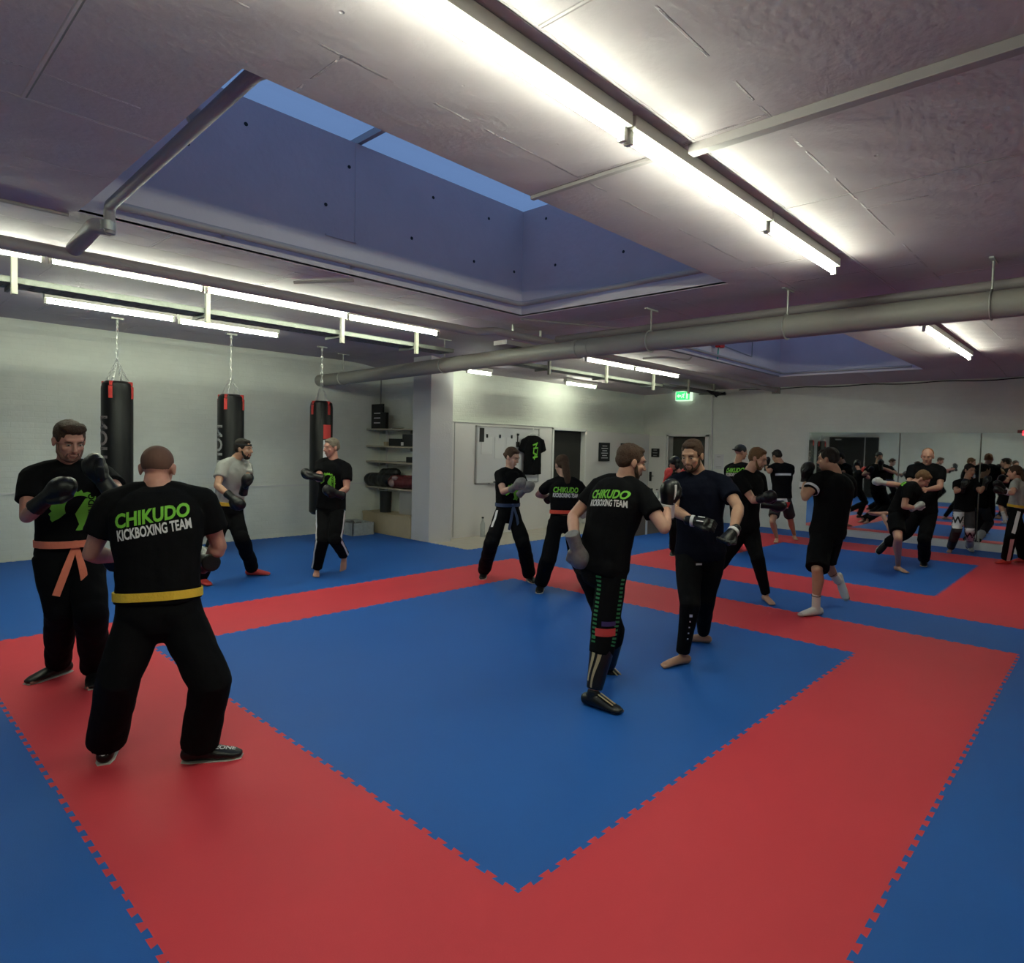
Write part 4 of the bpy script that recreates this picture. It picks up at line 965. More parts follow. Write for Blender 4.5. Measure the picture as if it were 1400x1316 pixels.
    if hk in ('short', 'quiff', 'bun', 'long', 'fringe', 'pony'):
        hel(hb, (0, -.022, .046), (.081, .094, .082), 22, 16); hel(hb, (0, -.050, .008), (.073, .062, .062), 18, 12)
        for q in (-1, 1): hel(hb, (q * .062, -.012, .030), (.018, .050, .038), 12, 8)
        hel(hb, (0, .026, .092), (.058, .046, .024), 16, 10)
        if hk == 'quiff': hel(hb, (0, .045, .098), (.064, .045, .030), 16, 10); hel(hb, (.03, .02, .104), (.045, .06, .026)); hel(hb, (-.02, .03, .106), (.045, .05, .024))
        if hk == 'fringe': hel(hb, (0, .062, .072), (.060, .026, .028), 14, 8)
        if hk in ('bun', 'pony'): hel(hb, (0, -.112, -.005), (.030, .028, .028))
        if hk in ('long', 'pony'):
            hb.sweep([hpnt(0, -.085, .02), hpnt(0, -.11, -.07), hpnt(.01, -.105, -.17), hpnt(.015, -.09, -.27)], [.045 * hs, .052 * hs, .045 * hs, .018 * hs], [.035 * hs, .030 * hs, .028 * hs, .012 * hs], side=x3, n=12)
    elif hk == 'shaved':
        hel(hb, (0, -.016, .036), (.0748, .0925, .0815), 22, 16)
    elif hk == 'receding':
        hel(hb, (0, -.036, .036), (.0765, .082, .084), 22, 16)
    elif hk == 'cap':
        hel(hb, (0, -.014, .045), (.082, .098, .080), 22, 16); hel(hb, (0, -.10, .03), (.055, .055, .012), 16, 8)
    elif hk == 'helmet':
        hel(hb, (0, -.014, .040), (.094, .108, .096), 22, 16)
        for q in (-1, 1): hel(hb, (q * .075, .02, -.03), (.022, .05, .06))
        hel(hb, (0, .03, -.095), (.06, .05, .02))
    ho = hb.remesh({'cap': 'cap', 'helmet': 'head_guard'}.get(hk, 'hair'), hm, o, vox * .6 if hk != 'shaved' else .006, 2, .0035 if hk not in ('shaved', 'cap', 'helmet') else 0, 40)
    if hk == 'fringe' or P.get('band'):
        pass
    if P.get('beard'):
        bb = MB(); 
        hel(bb, (0, .047, -.093), (.037, .034, .026)); hel(bb, (0, .083, -.045), (.025, .010, .0045))
        for q in (-1, 1):
            bb.sweep([hpnt(q * .066, .015, -.015), hpnt(q * .059, .028, -.055), hpnt(q * .040, .052, -.086), hpnt(q * .0, .073, -.094)], [.008 * hs, .014 * hs, .016 * hs, .014 * hs], n=8)
            bb.sweep([hpnt(q * .026, .080, -.047), hpnt(q * .030, .072, -.066), hpnt(q * .022, .072, -.082)], .007 * hs, n=6)
        bb.remesh('beard', P['beard'], o, vox * .6, 2, .002, 60)
    # ---- belt
    if P.get('belt'):
        t0, m_, tails = P['belt']; a, b = shw(t0); a -= .003; b -= .003; c = spine(t0); x, y = sv(t0), sv(t0).cross(UPV); mb = MB(); N = 40
        Wt = world(tee); bvt = BVHTree.FromPolygons([Wt @ v.co for v in tee.data.vertices], [tuple(q.vertices) for q in tee.data.polygons])
        def rad(th, dz):
            d_ = (x * math.cos(th) + y * math.sin(th)).normalized(); cz = c + UPV * dz * s
            h_ = bvt.ray_cast(cz, d_, .4)
            # the ray starts inside the cloth; the last surface it meets is the outside
            return d_, cz, ((h_[0] - cz).length if h_[0] is not None else a)
        for i in range(N):
            th = 2 * math.pi * i / N
            d1_, c1_, r1_ = rad(th, -.021); d2_, c2_, r2_ = rad(th, .021); r_ = max(r1_, r2_)
            mb.v += [c1_ + d1_ * (r_ - .006), c1_ + d1_ * (r_ + .006), c2_ + d2_ * (r_ + .006), c2_ + d2_ * (r_ - .006)]
        b = rad(math.pi / 2 if y.dot(fr) > 0 else -math.pi / 2, 0)[2] - .012
        for i in range(N):
            j = (i + 1) % N
            for q in range(4): mb.f.append((i * 4 + q, i * 4 + (q + 1) % 4, j * 4 + (q + 1) % 4, j * 4 + q))
        be = mb.build('belt', m_, o, smooth=False)
        if tails:
            kc = c + fr * (b + .022) + x * 0; kb = MB(); kb.ell(kc, (.026 * s, .016 * s, .022 * s), Matrix((lf, fr, Vector((0, 0, 1)))).transposed(), 12, 8)
            for q, dx in ((-1, -.06), (1, .025)):
                p0 = kc; p1 = kc - Vector((0, 0, 1)) * .15 * s + lf * dx * s * 1.0 + fr * .045; p2 = kc - Vector((0, 0, 1)) * (.29 + .06 * (q > 0)) * s + lf * dx * 1.9 * s + fr * .075
                kb.sweep([p0, p1, p2], [.014 * s, .020 * s, .020 * s], .004, side=lf, n=8, dome=False)
            kb.build('knot', m_, be, smooth=False)
    P['o'] = o; P['tee'] = tee; P['tr'] = tr; P['J'] = J; P['LG'] = LG; P['s'] = s; P['ax'] = (spine, sv, UPV, fr, frs, lf, lfs, hip, nk); P['hp'] = hpnt; P['vd'] = vd; P['vr'] = vr
    return o

def drape(P, me, target, origin, xd, ud, m, name, off=.004, maxe=.025):
    """lay a flat print onto the cloth behind it"""
    bm = bmesh.new(); bm.from_mesh(me); bmesh.ops.triangulate(bm, faces=bm.faces)
    for _ in range(5):
        es = [e for e in bm.edges if e.calc_length() > maxe]
        if not es: break
        bmesh.ops.subdivide_edges(bm, edges=es, cuts=1); bmesh.ops.triangulate(bm, faces=bm.faces)
    xd = xd.normalized(); nd = xd.cross(ud).normalized(); ud = nd.cross(xd).normalized()
    Wm = world(target); tb = target.data
    bv = BVHTree.FromPolygons([Wm @ v.co for v in tb.vertices], [tuple(p.vertices) for p in tb.polygons])
    dead = []
    for v in bm.verts:
        p = origin + xd * v.co.x + ud * v.co.y + nd * .5
        h = bv.ray_cast(p, -nd, 1.0)
        if h[0] is None: dead.append(v)
        else: v.co = h[0] + nd * off
    bmesh.ops.delete(bm, geom=dead, context='VERTS')
    out = bpy.data.meshes.new(name); bm.to_mesh(out); bm.free(); bpy.data.meshes.remove(me)
    out.transform(world(target).inverted()); out.update()
    return link(name, out, m, target)
def back_print(P, up=.78, dx=0.0, scale=1.0, white=True, full=True, green='CHIKUDO', roll=8):
    spine, sv, UPV, fr, frs, lf, lfs, hip, nk = P['ax']; s = P['s'] * scale
    x = lfs; x = -x   # reading direction seen from behind runs from the person's left to right
    R_ = Matrix.Rotation(math.radians(roll), 3, frs); x = (R_ @ -lfs) * -1 if False else -(R_ @ lfs) * 1
    x = (Matrix.Rotation(math.radians(-roll), 3, frs) @ lfs) * -1
    c = spine(up) + lfs * -dx
    u = UPV
    n = (-x).cross(u)
    # seen from behind, the reader's right is the wearer's right
    xr = -lfs; xr = Matrix.Rotation(math.radians(roll), 3, -frs) @ xr
    ur = Matrix.Rotation(math.radians(roll), 3, -frs) @ u
    def fit(txt, size, wd_, sh, bold):
        me = text_mesh(txt, size, sh, 0, bold); xs = [v.co.x for v in me.vertices]; k = wd_ / (max(xs) - min(xs)); me.transform(Matrix.Diagonal((k, 1, 1, 1))); return me
    drape(P, fit(green, .090 * s, .31 * s, .18, .035), P['tee'], c + ur * .036 * s, xr, ur, M_green, 'green_lettering')
    if white: drape(P, fit('KICKBOXING TEAM', .068 * s, .31 * s, .1, .03), P['tee'], c - ur * .030 * s, xr, ur, M_wprint, 'white_lettering')
def front_logo(P, up=.62, dx=0.0, scale=1.0):
    spine, sv, UPV, fr, frs, lf, lfs, hip, nk = P['ax']; s = P['s'] * scale
    rr_ = random.Random(5)
    mb = MB(); N = 40; R0 = .105 * s
    outer = []
    for i in range(N + 1):
        a = math.radians(-60 + 300 * i / N - 30); r = R0 * (1 + .10 * rr_.uniform(-1, 1)); outer.append((r * math.cos(a), r * math.sin(a)))
    inner = []
    for i in range(N + 1):
        a = math.radians(-60 + 300 * i / N - 30); r = R0 * (.62 if i % N else .95); inner.append((r * math.cos(a) + .02 * s, r * math.sin(a) + .012 * s))
    v = [(x, y, 0) for x, y in outer] + [(x, y, 0) for x, y in inner]; f = [(i, i + 1, N + 2 + i, N + 1 + i) for i in range(N)]
    me = bpy.data.meshes.new('logo'); me.from_pydata(v, [], f)
    xr = lfs; c = spine(up) + lfs * dx
    drape(P, me, P['tee'], c, xr, UPV, M_green, 'round_print', maxe=.02)
    me = bpy.data.meshes.new('logo'); k = s
    me.from_pydata([(.00, -.02 * k, 0), (.045 * k, .06 * k, 0), (.095 * k, .07 * k, 0), (.10 * k, -.09 * k, 0), (.055 * k, -.12 * k, 0), (.02 * k, -.09 * k, 0)], [], [(0, 1, 2, 3, 4, 5)])
    drape(P, me, P['tee'], c, xr, UPV, M_green, 'print_panel', off=.0045, maxe=.02)
    t = text_mesh('CHIKUDO', .042 * s, 0, 0, .03); t.transform(Matrix.Rotation(math.pi / 2, 4, 'Z')); t.transform(Matrix.Translation((.075 * s, -.01 * s, 0)))
    drape(P, t, P['tee'], c, xr, UPV, M_cloth, 'lettering', off=.0065)
def stripe(P, k, m, name, side='out', dirv=None, w_=.018, t0=.02, t1=.98, tgt=None, n=40, gap=False, ang=0):
    """a stripe running down the outside of a trouser leg"""
    h_, kn, an, fd, fu, fs = P['LG'][k]; spine, sv, UPV, fr, frs, lf, lfs, hip, nk = P['ax']
    out = lf if k == 'L' else -lf
    out = Matrix.Rotation(math.radians(ang), 3, Vector((0, 0, 1))) @ (dirv or out)
    Wm = world(P['tr']); tb = P['tr'].data
    bv = BVHTree.FromPolygons([Wm @ v.co for v in tb.vertices], [tuple(p.vertices) for p in tb.polygons])
    mb = MB(); rows = []
    for i in range(n + 1):
        t = t0 + (t1 - t0) * i / n; c = h_.lerp(kn, t * 2) if t < .5 else kn.lerp(an, t * 2 - 1)
        d = (kn - h_).normalized() if t < .5 else (an - kn).normalized(); o_ = (out - d * out.dot(d)).normalized(); tw = o_.cross(d)
        row = []
        for q in (-1, 0, 1):
            p = c + o_ * .5 + tw * q * w_ * .5; h = bv.ray_cast(p, -o_, .6); row.append((h[0] + o_ * .003) if h[0] is not None else None)
        rows.append(row)
    for i in range(n):
        if gap and i % 2: continue
        for q in range(2):
            vs = [rows[i][q], rows[i][q + 1], rows[i + 1][q + 1], rows[i + 1][q]]
            if any(v is None for v in vs): continue
            b = len(mb.v); mb.v += vs; mb.f.append((b, b + 1, b + 2, b + 3))
    if mb.f: mb.build(name, m, P['tr'])
PEOPLE = {}
def add(key, **P):
    PEOPLE[key] = P; person(P); return P

p = add('a', label='tall brown-haired man with an orange belt and raised black gloves at the left edge', h=1.80, D=4.08, phi=12, phis=5, hip=(96, 757), neck=(93, 634), head=(95, 603), hd=-.07, hphi=18, hpit=22, skin=SK_C, hair=('quiff', HR_BR), beard=mat('stubble', (.14, .065, .048), .7),
    arm={'R': ((37, 706, 'n'), (60, 684, 'n'), (95, 655, 'n')), 'L': ((163, 674, 'n'), (146, 664, -.34), (124, 634, -.36))}, glove={'R': 'black', 'L': 'black'},
    leg={'R': ((82, 832, -.10), (92, 918, 'g'), (51, 931)), 'L': ((124, 836, -.12), (130, 925, 'g'), (127, 952))}, low='long', lowmat=M_trouser, loose=.8, top=M_cloth, foot={'L': 'shoe', 'R': 'shoe'}, belt=(.14, M_orange, True), hem=.10, vox=.009)
front_logo(p, .50, .02, 1.15)
p = add('b', label='stocky man with a shaved head and yellow belt, back turned, in the left foreground', h=1.74, D=3.20, phi=176, phis=172, hip=(218, 840), neck=(216, 666), head=(216, 640), hd=.05, hphi=165, hpit=8, skin=SK_C, hair=('shaved', HR_SH), wd=1.10, lean=.05,
    arm={'L': ((124, 757, 'f'), (163, 762, .30), (178, 745, .42)), 'R': ((300, 747, 'f'), (284, 766, .24), (268, 756, .42))}, glove={'R': 'black', 'L': 'black'},
    leg={'L': ((163, 925, -.12), (143, 1043, 'g'), (157, 1006)), 'R': ((288, 934, -.02), (256, 1040, 'g'), (322, 1034))}, low='long', lowmat=M_trouser, loose=1.15, top=M_cloth, foot={'L': 'shoe', 'R': 'shoe'}, belt=(.17, M_yellow, False), hem=.12, vox=.009)
back_print(p, .72, 0, 1.04, roll=9)
p = add('c', label='man in grey shirt, yellow belt and red shoes beside the middle punching bag', h=1.74, D=7.45, phi=45, hip=(312, 701), neck=(323, 628), head=(333, 614), hd=-.02, hphi=62, hpit=5, skin=SK_B, hair=('short', HR_DK), beard=HR_DK,
    arm={'R': ((297, 664, 'n'), (316, 679, 'n'), (332, 693, 'n')), 'L': ((338, 657, 'n'), (334, 668, -.3), (337, 655, -.34))},
    leg={'L': ((330, 735, 'n'), (339, 786, 'g'), (357, 786)), 'R': ((292, 748, 'n'), (270, 797, 'g'), (286, 801))}, low='long', lowmat=M_trouser, loose=.7, top=M_greytee, foot={'L': 'red', 'R': 'red'}, belt=(.20, M_yellow, False), hem=.14, vox=.012)
p = add('d', label='barefoot grey-haired man in striped black trousers before the rightmost punching bag', h=1.74, D=8.0, phi=-28, hip=(452, 697), neck=(456, 629), head=(453, 612), hd=-.02, hphi=-55, hpit=8, skin=SK_C, hair=('short', HR_GR), lean=-.05,
    arm={'R': ((436, 655, 'n'), (434, 652, -.34), (417, 648, -.36)), 'L': ((474, 668, 'n'), (462, 675, 'n'), (440, 668, 'n'))},
    leg={'R': ((441, 738, 'n'), (433, 784, 'g'), (431, 796)), 'L': ((459, 738, 'n'), (470, 758, .1), (468, 772, .0))}, low='long', lowmat=M_trouser, loose=.55, top=M_cloth, hem=.02, vox=.012)
front_logo(p, .62, .0, .95); stripe(p, 'R', M_wprint, 'side_stripe', w_=.03, ang=60); stripe(p, 'L', M_wprint, 'side_stripe', w_=.03, ang=-10)
p = add('e', label='woman with tied-back brown hair, blue belt and grey gloves in front of the whiteboard', h=1.66, D=7.58, phi=35, hip=(694, 700), neck=(697, 641), head=(700, 625), hd=-.03, hphi=55, hpit=22, skin=SK_D, hair=('bun', HR_BR), wd=.9,
    arm={'R': ((688, 672, 'n'), (703, 666, 'n'), (716, 655, 'n')), 'L': ((718, 668, 'n'), (714, 672, -.28), (722, 664, -.32))}, glove={'R': 'grey', 'L': 'grey'}, gsz=.95,
    leg={'R': ((672, 742, 'n'), (662, 787, 'g'), (656, 799)), 'L': ((715, 742, 'n'), (722, 792, 'g'), (732, 799))}, low='long', lowmat=M_trouser, loose=1.0, top=M_cloth, foot={'L': 'shoe', 'R': 'shoe'}, belt=(.18, M_bluebelt, True), hem=.12, vox=.011)
front_logo(p, .50, .0, .95); stripe(p, 'R', M_wprint, 'side_stripe', w_=.03, t0=.02, t1=.30, ang=20)
p = add('f', label='woman with long brown hair and red belt, back turned, by the dark doorway', h=1.66, D=7.1, phi=188, hip=(770, 712), neck=(772, 654), head=(768, 636), hd=.02, hphi=205, hpit=14, skin=SK_D, hair=('long', HR_BR), wd=.92, lean=.03,
    arm={'L': ((736, 676, 'f'), (752, 680, .25), (764, 668, .35)), 'R': ((806, 685, 'f'), (795, 700, .22), (788, 690, .34))}, glove={'R': 'silver', 'L': 'black'},
    leg={'L': ((750, 762, -.05), (740, 805, 'g'), (734, 816)), 'R': ((789, 762, -.05), (799, 800, 'g'), (803, 811))}, low='long', lowmat=M_trouser, loose=1.0, top=M_cloth, foot={'L': 'shoe', 'R': 'shoe'}, belt=(.22, M_redbelt, False), hem=.16, vox=.011)
back_print(p, .66, 0, .95, roll=0)
p = add('g', label='bearded man with gold shin guards and green striped trousers, back turned, at the centre', h=1.76, D=4.25, phi=148, phis=140, hip=(822, 776), neck=(853, 655), head=(863, 632), hd=.0, hphi=110, hpit=14, skin=SK_A, hair=('short', HR_BR), beard=HR_BR, lean=.05,
    arm={'R': ((908, 722, 'n'), (912, 694, .05), (916, 652, .02)), 'L': ((783, 706, 'f'), (786, 742, -.1), (797, 775, -.05))}, glove={'R': 'blackwhite', 'L': 'grey'}, gl=.2, sleeve=.60,
    leg={'R': ((826, 872, -.10), (801, 962, 'g'), (838, 973)), 'L': ((838, 862, .25), (832, 912, .42), (842, 918, .40))}, low='cut', cut=.30, lowmat=M_trouser, loose=.9, top=M_cloth, hem=-.06, shirt_w=1.12, foot={'R': 'guard', 'L': 'guard'}, vox=.009)
back_print(p, .74, .03, .88, roll=10)
p = add('h', label='barefoot bearded man in a navy shirt facing the man with gold shin guards', h=1.82, D=5.1, phi=-8, phis=-12, hip=(957, 757), neck=(954, 648), head=(946, 623), hd=-.05, hphi=-22, hpit=18, skin=SK_B, hair=('short', HR_BR), beard=HR_BR, wd=1.05,
    arm={'R': ((921, 697, 'n'), (948, 712, -.30), (975, 716, -.38)), 'L': ((1010, 694, 'n'), (1002, 727, 'n'), (984, 748, 'n'))}, glove={'R': 'mitt', 'L': 'mitt'}, gl=.18,
    leg={'R': ((943, 826, 'n'), (941, 906, 'g'), (906, 912)), 'L': ((965, 816, .02), (970, 879, 'g'), (950, 877))}, low='long', lowmat=M_trouser, loose=.12, lfold=.006, top=M_navy, hem=-.06, vox=.009)
p = add('i', label='person with a black head guard half hidden behind the navy-shirted man', h=1.66, D=10.2, phi=30, hip=(927, 690), neck=(929, 648), head=(922, 634), hphi=-40, hpit=10, skin=SK_C, hair=('helmet', M_blk), wd=.9,
    arm={'R': ((917, 662, 'n'), (911, 655, -.25), (913, 646, -.28)), 'L': ((945, 665, 'n'), (938, 656, -.25), (935, 646, -.28))}, glove={'R': 'red', 'L': 'red'}, gsz=1.05,
    leg={'R': ((921, 722, 'n'), (921, 757, 'g'), (918, 762)), 'L': ((933, 722, 'n'), (935, 748, 'g'), (918, 747))}, low='long', lowmat=M_trouser, loose=.5, top=M_cloth, foot={'R': 'shoe', 'L': 'sock'}, vox=.013)
p = add('j', label='barefoot dark blond man in a wide stance right of the navy-shirted man', h=1.78, D=7.25, phi=60, phis=50, hip=(1019, 721), neck=(1025, 645), head=(1036, 627), hd=.0, hphi=70, hpit=18, skin=SK_A, hair=('short', HR_BL), beard=HR_BL, lean=-.05,
    arm={'R': ((1030, 684, 'n'), (1043, 681, 'n'), (1056, 678, 'n')), 'L': ((1043, 684, 'f'), (1050, 690, .0), (1066, 692, -.05))},
    leg={'L': ((1036, 764, 'n'), (1044, 820, 'g'), (1059, 829)), 'R': ((987, 768, .2), (962, 806, 'g'), (968, 812))}, low='long', lowmat=M_trouser, loose=.1, lfold=.006, top=M_cloth, hem=-.05, vox=.011)
p = add('k', label='man with a black cap and green back print, behind the dark blond man', h=1.78, D=10.3, phi=150, hip=(1012, 690), neck=(1009, 634), head=(1013, 618), hphi=115, hpit=5, skin=SK_B, hair=('cap', M_blkflat),
    arm={'L': ((996, 655, 'f'), (1008, 652, .2), (1016, 640, .25)), 'R': ((1028, 652, 'n'), (1030, 640, .1), (1028, 624, .12))},
    leg={'L': ((1008, 725, 'n'), (1006, 752, 'g'), (1010, 749)), 'R': ((1020, 725, 'n'), (1022, 752, 'g'), (1028, 750))}, low='long', lowmat=M_trouser, loose=.6, top=M_cloth, vox=.013)
back_print(p, .80, 0, 1.0, roll=0)
p = add('l', label='man in black, white and red fight shorts, back turned, by the white wall', h=1.76, D=11.9, phi=195, hip=(1069, 686), neck=(1068, 634), head=(1062, 624), hd=.05, hphi=225, hpit=25, skin=SK_B, hair=('short', HR_DK), lean=.08, wd=1.0,
    arm={'L': ((1052, 645, 'n'), (1048, 638, .2), (1048, 628, .25)), 'R': ((1080, 650, 'f'), (1074, 645, .35), (1066, 640, .4))},
    leg={'L': ((1056, 713, 'n'), (1062, 740, 'g'), (1059, 745)), 'R': ((1081, 712, 'f'), (1085, 736, 'g'), (1089, 739))}, low='shorts', lowmat=M_blkflat, top=M_cloth, slen=.72, hem=.10, vox=.013)
hp_ = p['ax']
drape(p, (lambda me: (me.from_pydata([(-.16, -.02, 0), (.10, -.02, 0), (.06, .16, 0), (-.16, .16, 0)], [], [(0, 1, 2, 3)]), me)[1])(bpy.data.meshes.new('q')), p['tr'], p['ax'][7] - Vector((0, 0, .10)), -p['ax'][6], p['ax'][2], M_wprint, 'white_panel')
drape(p, (lambda me: (me.from_pydata([(-.02, .0, 0), (.10, .02, 0), (.13, .11, 0), (.0, .12, 0)], [], [(0, 1, 2, 3)]), me)[1])(bpy.data.meshes.new('q')), p['tr'], p['ax'][7] - Vector((0, 0, .12)), -p['ax'][6], p['ax'][2], M_red, 'red_patch', off=.008)
drape(p, (lambda me: (me.from_pydata([(-.14, -.04, 0), (.14, -.04, 0), (.14, .0, 0), (-.14, .0, 0)], [], [(0, 1, 2, 3)]), me)[1])(bpy.data.meshes.new('q')), p['tee'], p['ax'][0](.74), -p['ax'][6], p['ax'][2], M_wprint, 'white_lettering')
p = add('m', label='dark-haired man in black shorts and white socks with a white band on his sleeve', h=1.80, D=6.75, phi=235, phis=225, hip=(1131, 730), neck=(1141, 647), head=(1132, 628), hd=.0, hphi=250, hpit=8, skin=SK_B, hair=('short', HR_DK), wd=1.12, lean=-.0,
    arm={'L': ((1101, 680, 'n'), (1101, 658, 0), (1104, 632, .0)), 'R': ((1160, 688, 'f'), (1140, 680, .4), (1125, 668, .45))}, cuff=True, gsz=1.05,
    leg={'L': ((1117, 778, -.30), (1121, 840, 'g'), (1090, 843)), 'R': ((1128, 768, .12), (1146, 795, .18), (1150, 811, .16))}, low='shorts', lowmat=M_cloth, top=M_cloth, hem=-.06, slen=.98, foot={'L': 'sock', 'R': 'sock'}, vox=.010)
s0_, el_, wr_ = p['J']['L']; MB().sweep([s0_.lerp(el_, .50), s0_.lerp(el_, .60)], .0790 * p['s'], n=20, dome=False).build('sleeve_band', M_wprint, p['tee'], smooth=True)
p = add('n', label='balding man in a black shirt holding his bending partner before the mirror', h=1.80, D=9.5, phi=10, hip=(1262, 700), neck=(1267, 635), head=(1268, 624), hd=-.04, hphi=-8, hpit=15, skin=SK_A, hair=('receding', HR_GI), wd=1.02,
    arm={'L': ((1285, 666, 'n'), (1268, 669, -.30), (1256, 668, -.34)), 'R': ((1243, 664, 'n'), (1245, 682, -.25), (1252, 690, -.3))}, glove={'L': None, 'R': None}, hand={'L': 'bare', 'R': 'bare'},
    leg={'L': ((1264, 737, 'n'), (1263, 771, 'g'), (1262, 778)), 'R': ((1240, 728, .0), (1214, 742, .3), (1203, 755, .25))}, low='long', lowmat=M_trouser, loose=.8, top=M_cloth, foot={'L': 'shoe', 'R': 'shoe'}, hem=-.04, vox=.012)
p = add('o', label='man in black shorts bending forward, one bare leg kicked back, before the balding man', h=1.76, D=8.95, phi=75, phis=70, hip=(1228, 703), neck=(1251, 661), head=(1261, 655), hd=-.02, hphi=80, hpit=45, skin=SK_A, hair=('short', HR_BL), lean=-.08,
    arm={'R': ((1236, 692, 'n'), (1250, 694, -.2), (1259, 690, -.2)), 'L': ((1224, 662, .0), (1208, 660, .02), (1194, 658, .0))}, glove={'L': 'silver', 'R': 'silver'}, gsz=.8,
    leg={'R': ((1228, 736, 'n'), (1224, 779, 'g'), (1244, 785)), 'L': ((1218, 722, .15), (1208, 706, .30), (1196, 707, .35))}, low='shorts', lowmat=M_cloth, top=M_cloth, slen=.75, hem=-.02, vox=.012)
back_print(p, .80, .05, 1.0, white=False, roll=0)
p = add('p', label='dark-haired woman in charcoal trousers with white print standing before the mirror', h=1.62, D=10.85, phi=25, hip=(1318, 698), neck=(1322, 656), head=(1326, 643), hd=-.02, hphi=38, hpit=10, skin=SK_B, hair=('short', HR_DK), wd=.95,
    arm={'R': ((1307, 672, 'n'), (1316, 668, -.2), (1320, 656, -.25)), 'L': ((1340, 672, 'n'), (1346, 664, -.2), (1350, 652, -.22))},
    leg={'R': ((1308, 724, 'n'), (1300, 754, 'g'), (1292, 759)), 'L': ((1326, 725, 'n'), (1324, 752, 'g'), (1334, 757))}, low='long', lowmat=M_greypant, loose=.5, top=M_cloth, hem=-.04, vox=.012, foot={'L': 'sock', 'R': 'bare'})
for k_, w2 in (('R', -.02), ('L', .0)):
    h_, kn_, an_, fd_, fu_, fs_ = p['LG'][k_]
    drape(p, (lambda me: (me.from_pydata([(-.085, -.13, 0), (.085, -.13, 0), (.085, .13, 0), (-.085, .13, 0)], [], [(0, 1, 2, 3)]), me)[1])(bpy.data.meshes.new('q')), p['tr'], (h_.lerp(kn_, .45) if k_ == 'R' else kn_.lerp(an_, .25)), Vector(p['vr']), Vector((0, 0, 1)), M_wprint, 'white_panel', maxe=.03)
    drape(p, text_mesh('W', .15, 0, 0, .03), p['tr'], (h_.lerp(kn_, .45) if k_ == 'R' else kn_.lerp(an_, .25)), Vector(p['vr']), Vector((0, 0, 1)), M_blkflat, 'print', off=.009)
    MB().sweep([kn_.lerp(an_, .5), kn_.lerp(an_, .96)], [.072, .062], n=16, dome=False).remesh('shin_guard', M_blk if k_ == 'R' else M_wcloth, p['o'], .012, 1)
p = add('q', label='brown-haired person in grey shirt, yellow belt and striped trousers at the right edge', h=1.62, D=9.9, phi=-75, phis=-110, hip=(1388, 698), neck=(1394, 656), head=(1387, 646), hd=.0, hphi=-95, hpit=8, skin=SK_A, hair=('long', HR_BR), wd=.95,
    arm={'R': ((1383, 676, 'f'), (1372, 668, .2), (1362, 658, .22)), 'L': ((1384, 674, 'n'), (1374, 672, -.2), (1363, 670, -.2))}, cuff=True,
    leg={'L': ((1382, 732, 'n'), (1380, 770, 'g'), (1366, 770)), 'R': ((1395, 732, .1), (1403, 768, 'g'), (1394, 768))}, low='long', lowmat=M_trouser, loose=.9, top=M_greytee, belt=(.16, M_yellow, False), hem=.10, vox=.012, foot={'L': 'red', 'R': 'red'})
stripe(p, 'L', M_wprint, 'side_stripe', w_=.05, ang=0)

# details on the middle pair
g = PEOPLE['g']; vdg, vrg = g['vd'], g['vr']
for k_ in 'RL':
    h_, kn_, an_, fd_, fu_, fs_ = g['LG'][k_]
    sg_ = MB().sweep([kn_.lerp(an_, .05), kn_.lerp(an_, .3), kn_.lerp(an_, .6), kn_.lerp(an_, .93)], [.080, .076, .064, .052], n=18, dome=False).remesh('shin_guard', M_blk, g['o'], .009, 2)
    cam_n = (CAM - kn_.lerp(an_, .5)); cam_n.z = 0; cam_n.normalize(); ax_ = (an_ - kn_).normalized(); sd_ = ax_.cross(cam_n).normalized()
    Wm = world(sg_); bv_ = BVHTree.FromPolygons([Wm @ v.co for v in sg_.data.vertices], [tuple(q.vertices) for q in sg_.data.polygons])
    front = (fd_ - ax_ * fd_.dot(ax_)).normalized(); outw = ax_.cross(front).normalized() * (1 if k_ == 'R' else -1)
    if outw.dot(cam_n) < 0: outw = -outw
    for off_, ln in ((-.028, (.12, .80)), (.020, (.05, .90))):
        rows = []
        for i in range(16):
            t = ln[0] + (ln[1] - ln[0]) * i / 15; c_ = kn_.lerp(an_, t); wv = off_ * (1 - .4 * t) + .012 * math.sin(t * 6)
            row = []
            for q in (-.010, .010):
                p0 = c_ + outw * .3 + front * (wv + q * (1.5 - t)); hh = bv_.ray_cast(p0, -outw, .6); row.append(hh[0] + outw * .003 if hh[0] is not None else None)
            rows.append(row)
        mb = MB()
        for i in range(15):
            vs = [rows[i][0], rows[i][1], rows[i + 1][1], rows[i + 1][0]]
            if any(v is None for v in vs): continue
            b = len(mb.v); mb.v += vs; mb.f.append((b, b + 1, b + 2, b + 3))
        if mb.f: mb.build('gold_stripe', M_gold, sg_)
    s_ = g['s']; gg = [c for c in g['o'].children if c.name.startswith('foot_guard')]
    if gg:
        tgt = gg[0] if k_ == 'L' and len(gg) > 1 else gg[-1]
    for q in (-.018, .012):
        c0 = an_ + fu_ * .10 * s_
        Wm = [world(x) for x in gg]
        mb = MB(); mb.sweep([an_ + fd_ * (.045 + .028 * i) * s_ + fs_ * (q + .004 * i) * s_ + fu_ * (.004 - .0085 * i) * s_ for i in range(5)], .006, .004, side=fs_, n=8); mb.build('gold_stripe', M_gold, tgt, smooth=True)
stripe(g, 'R', mat('green stripe', (.02, .20, .06), .6), 'green_stripe', w_=.035, t0=.03, t1=.57, n=34, gap=True, ang=48, dirv=-vdg)
stripe(g, 'R', MATS['green stripe'], 'green_stripe', w_=.035, t0=.03, t1=.57, n=34, gap=True, ang=-48, dirv=-vdg)
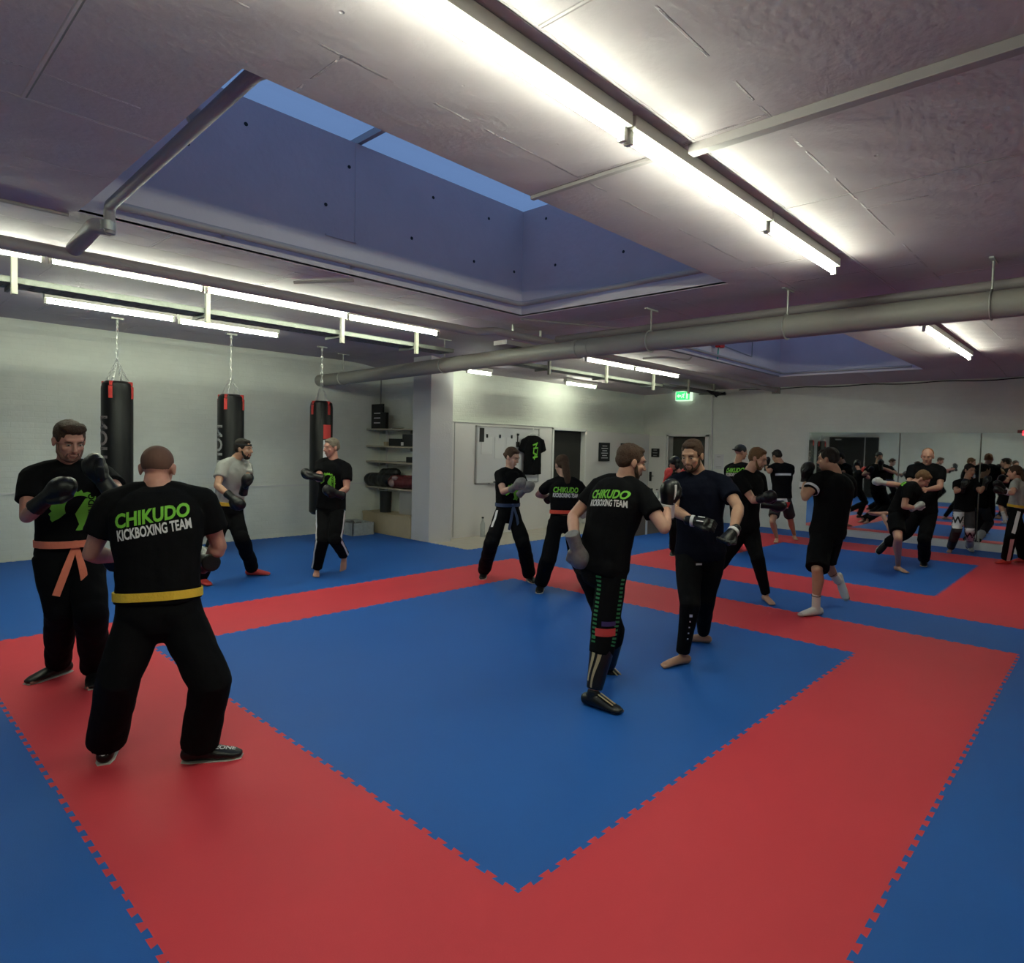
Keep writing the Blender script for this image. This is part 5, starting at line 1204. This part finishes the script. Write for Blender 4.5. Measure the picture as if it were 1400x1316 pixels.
h_, kn_, an_, fd_, fu_, fs_ = g['LG']['R']
def quadmesh(w_, h__):
    me = bpy.data.meshes.new('q'); me.from_pydata([(-w_ / 2, -h__ / 2, 0), (w_ / 2, -h__ / 2, 0), (w_ / 2, h__ / 2, 0), (-w_ / 2, h__ / 2, 0)], [], [(0, 1, 2, 3)]); return me
drape(g, quadmesh(.13, .05), g['tr'], h_.lerp(kn_, .86), vrg, Vector((0, 0, 1)), M_red, 'red_patch', maxe=.02)
drape(g, quadmesh(.09, .03), g['tr'], h_.lerp(kn_, .86) + Vector((0, 0, .055)) + vrg * .02, vrg, Vector((0, 0, 1)), mat('purple print', (.04, .02, .12), .6), 'purple_patch', maxe=.02)
h8 = PEOPLE['h']; h_, kn_, an_, fd_, fu_, fs_ = h8['LG']['R']
drape(h8, quadmesh(.045, .014), h8['tr'], h_.lerp(kn_, .12) + h8['vr'] * .08, h8['vr'], Vector((0, 0, 1)), M_wprint, 'white_mark')
for q in range(5):
    drape(h8, quadmesh(.022 if q == 0 else .010, .022 if q == 0 else .010), h8['tr'], kn_.lerp(an_, .18 + .12 * q) + h8['vr'] * .02, h8['vr'], Vector((0, 0, 1)), M_wprint, 'white_dot')
# lettering on the shoes of the man seen from behind
b8 = PEOPLE['b']; shoes = [c for c in b8['o'].children if c.name.startswith('shoe')]
for sh_, k_ in zip(shoes, 'LR'):
    h_, kn_, an_, fd_, fu_, fs_ = b8['LG'][k_]; s_ = b8['s']
    if k_ == 'L': drape(b8, text_mesh('LEONE', .036, 0, 0, .03), sh_, an_ - fd_ * .05 * s_ - fu_ * .02 * s_, b8['vr'], Vector((0, 0, 1)), M_wprint, 'lettering', off=.003)
    else: drape(b8, text_mesh('LEONE', .036, 0, 0, .03), sh_, an_ + fd_ * .12 * s_ - fu_ * .035 * s_, fd_, fu_ - fs_ * 1.0, M_wprint, 'lettering', off=.003)
# headband of the man in grey
c8 = PEOPLE['c']; hpn = c8['hp']
MB().sweep([hpn(.080 * math.cos(a), -.015 + .098 * math.sin(a), .055) for a in np.linspace(0, 2 * math.pi, 30)], .004, .012, n=6, dome=False).build('headband', M_blkflat, c8['o'])

# ---------------------------------------------------------------- light and colour
w = bpy.data.worlds.new('world'); SC.world = w; w.use_nodes = True
w.node_tree.nodes['Background'].inputs[0].default_value = (0.15, 0.25, 0.46, 1)
w.node_tree.nodes['Background'].inputs[1].default_value = 0.85
SC.view_settings.view_transform = 'Standard'; SC.view_settings.look = 'None'; SC.view_settings.gamma = 1; SC.view_settings.use_curve_mapping = False
SC.view_settings.exposure = 0.27
SC.cycles.use_adaptive_sampling = True; SC.cycles.adaptive_threshold = 0.035; SC.cycles.max_bounces = 7; SC.cycles.diffuse_bounces = 4; SC.cycles.use_denoising = True
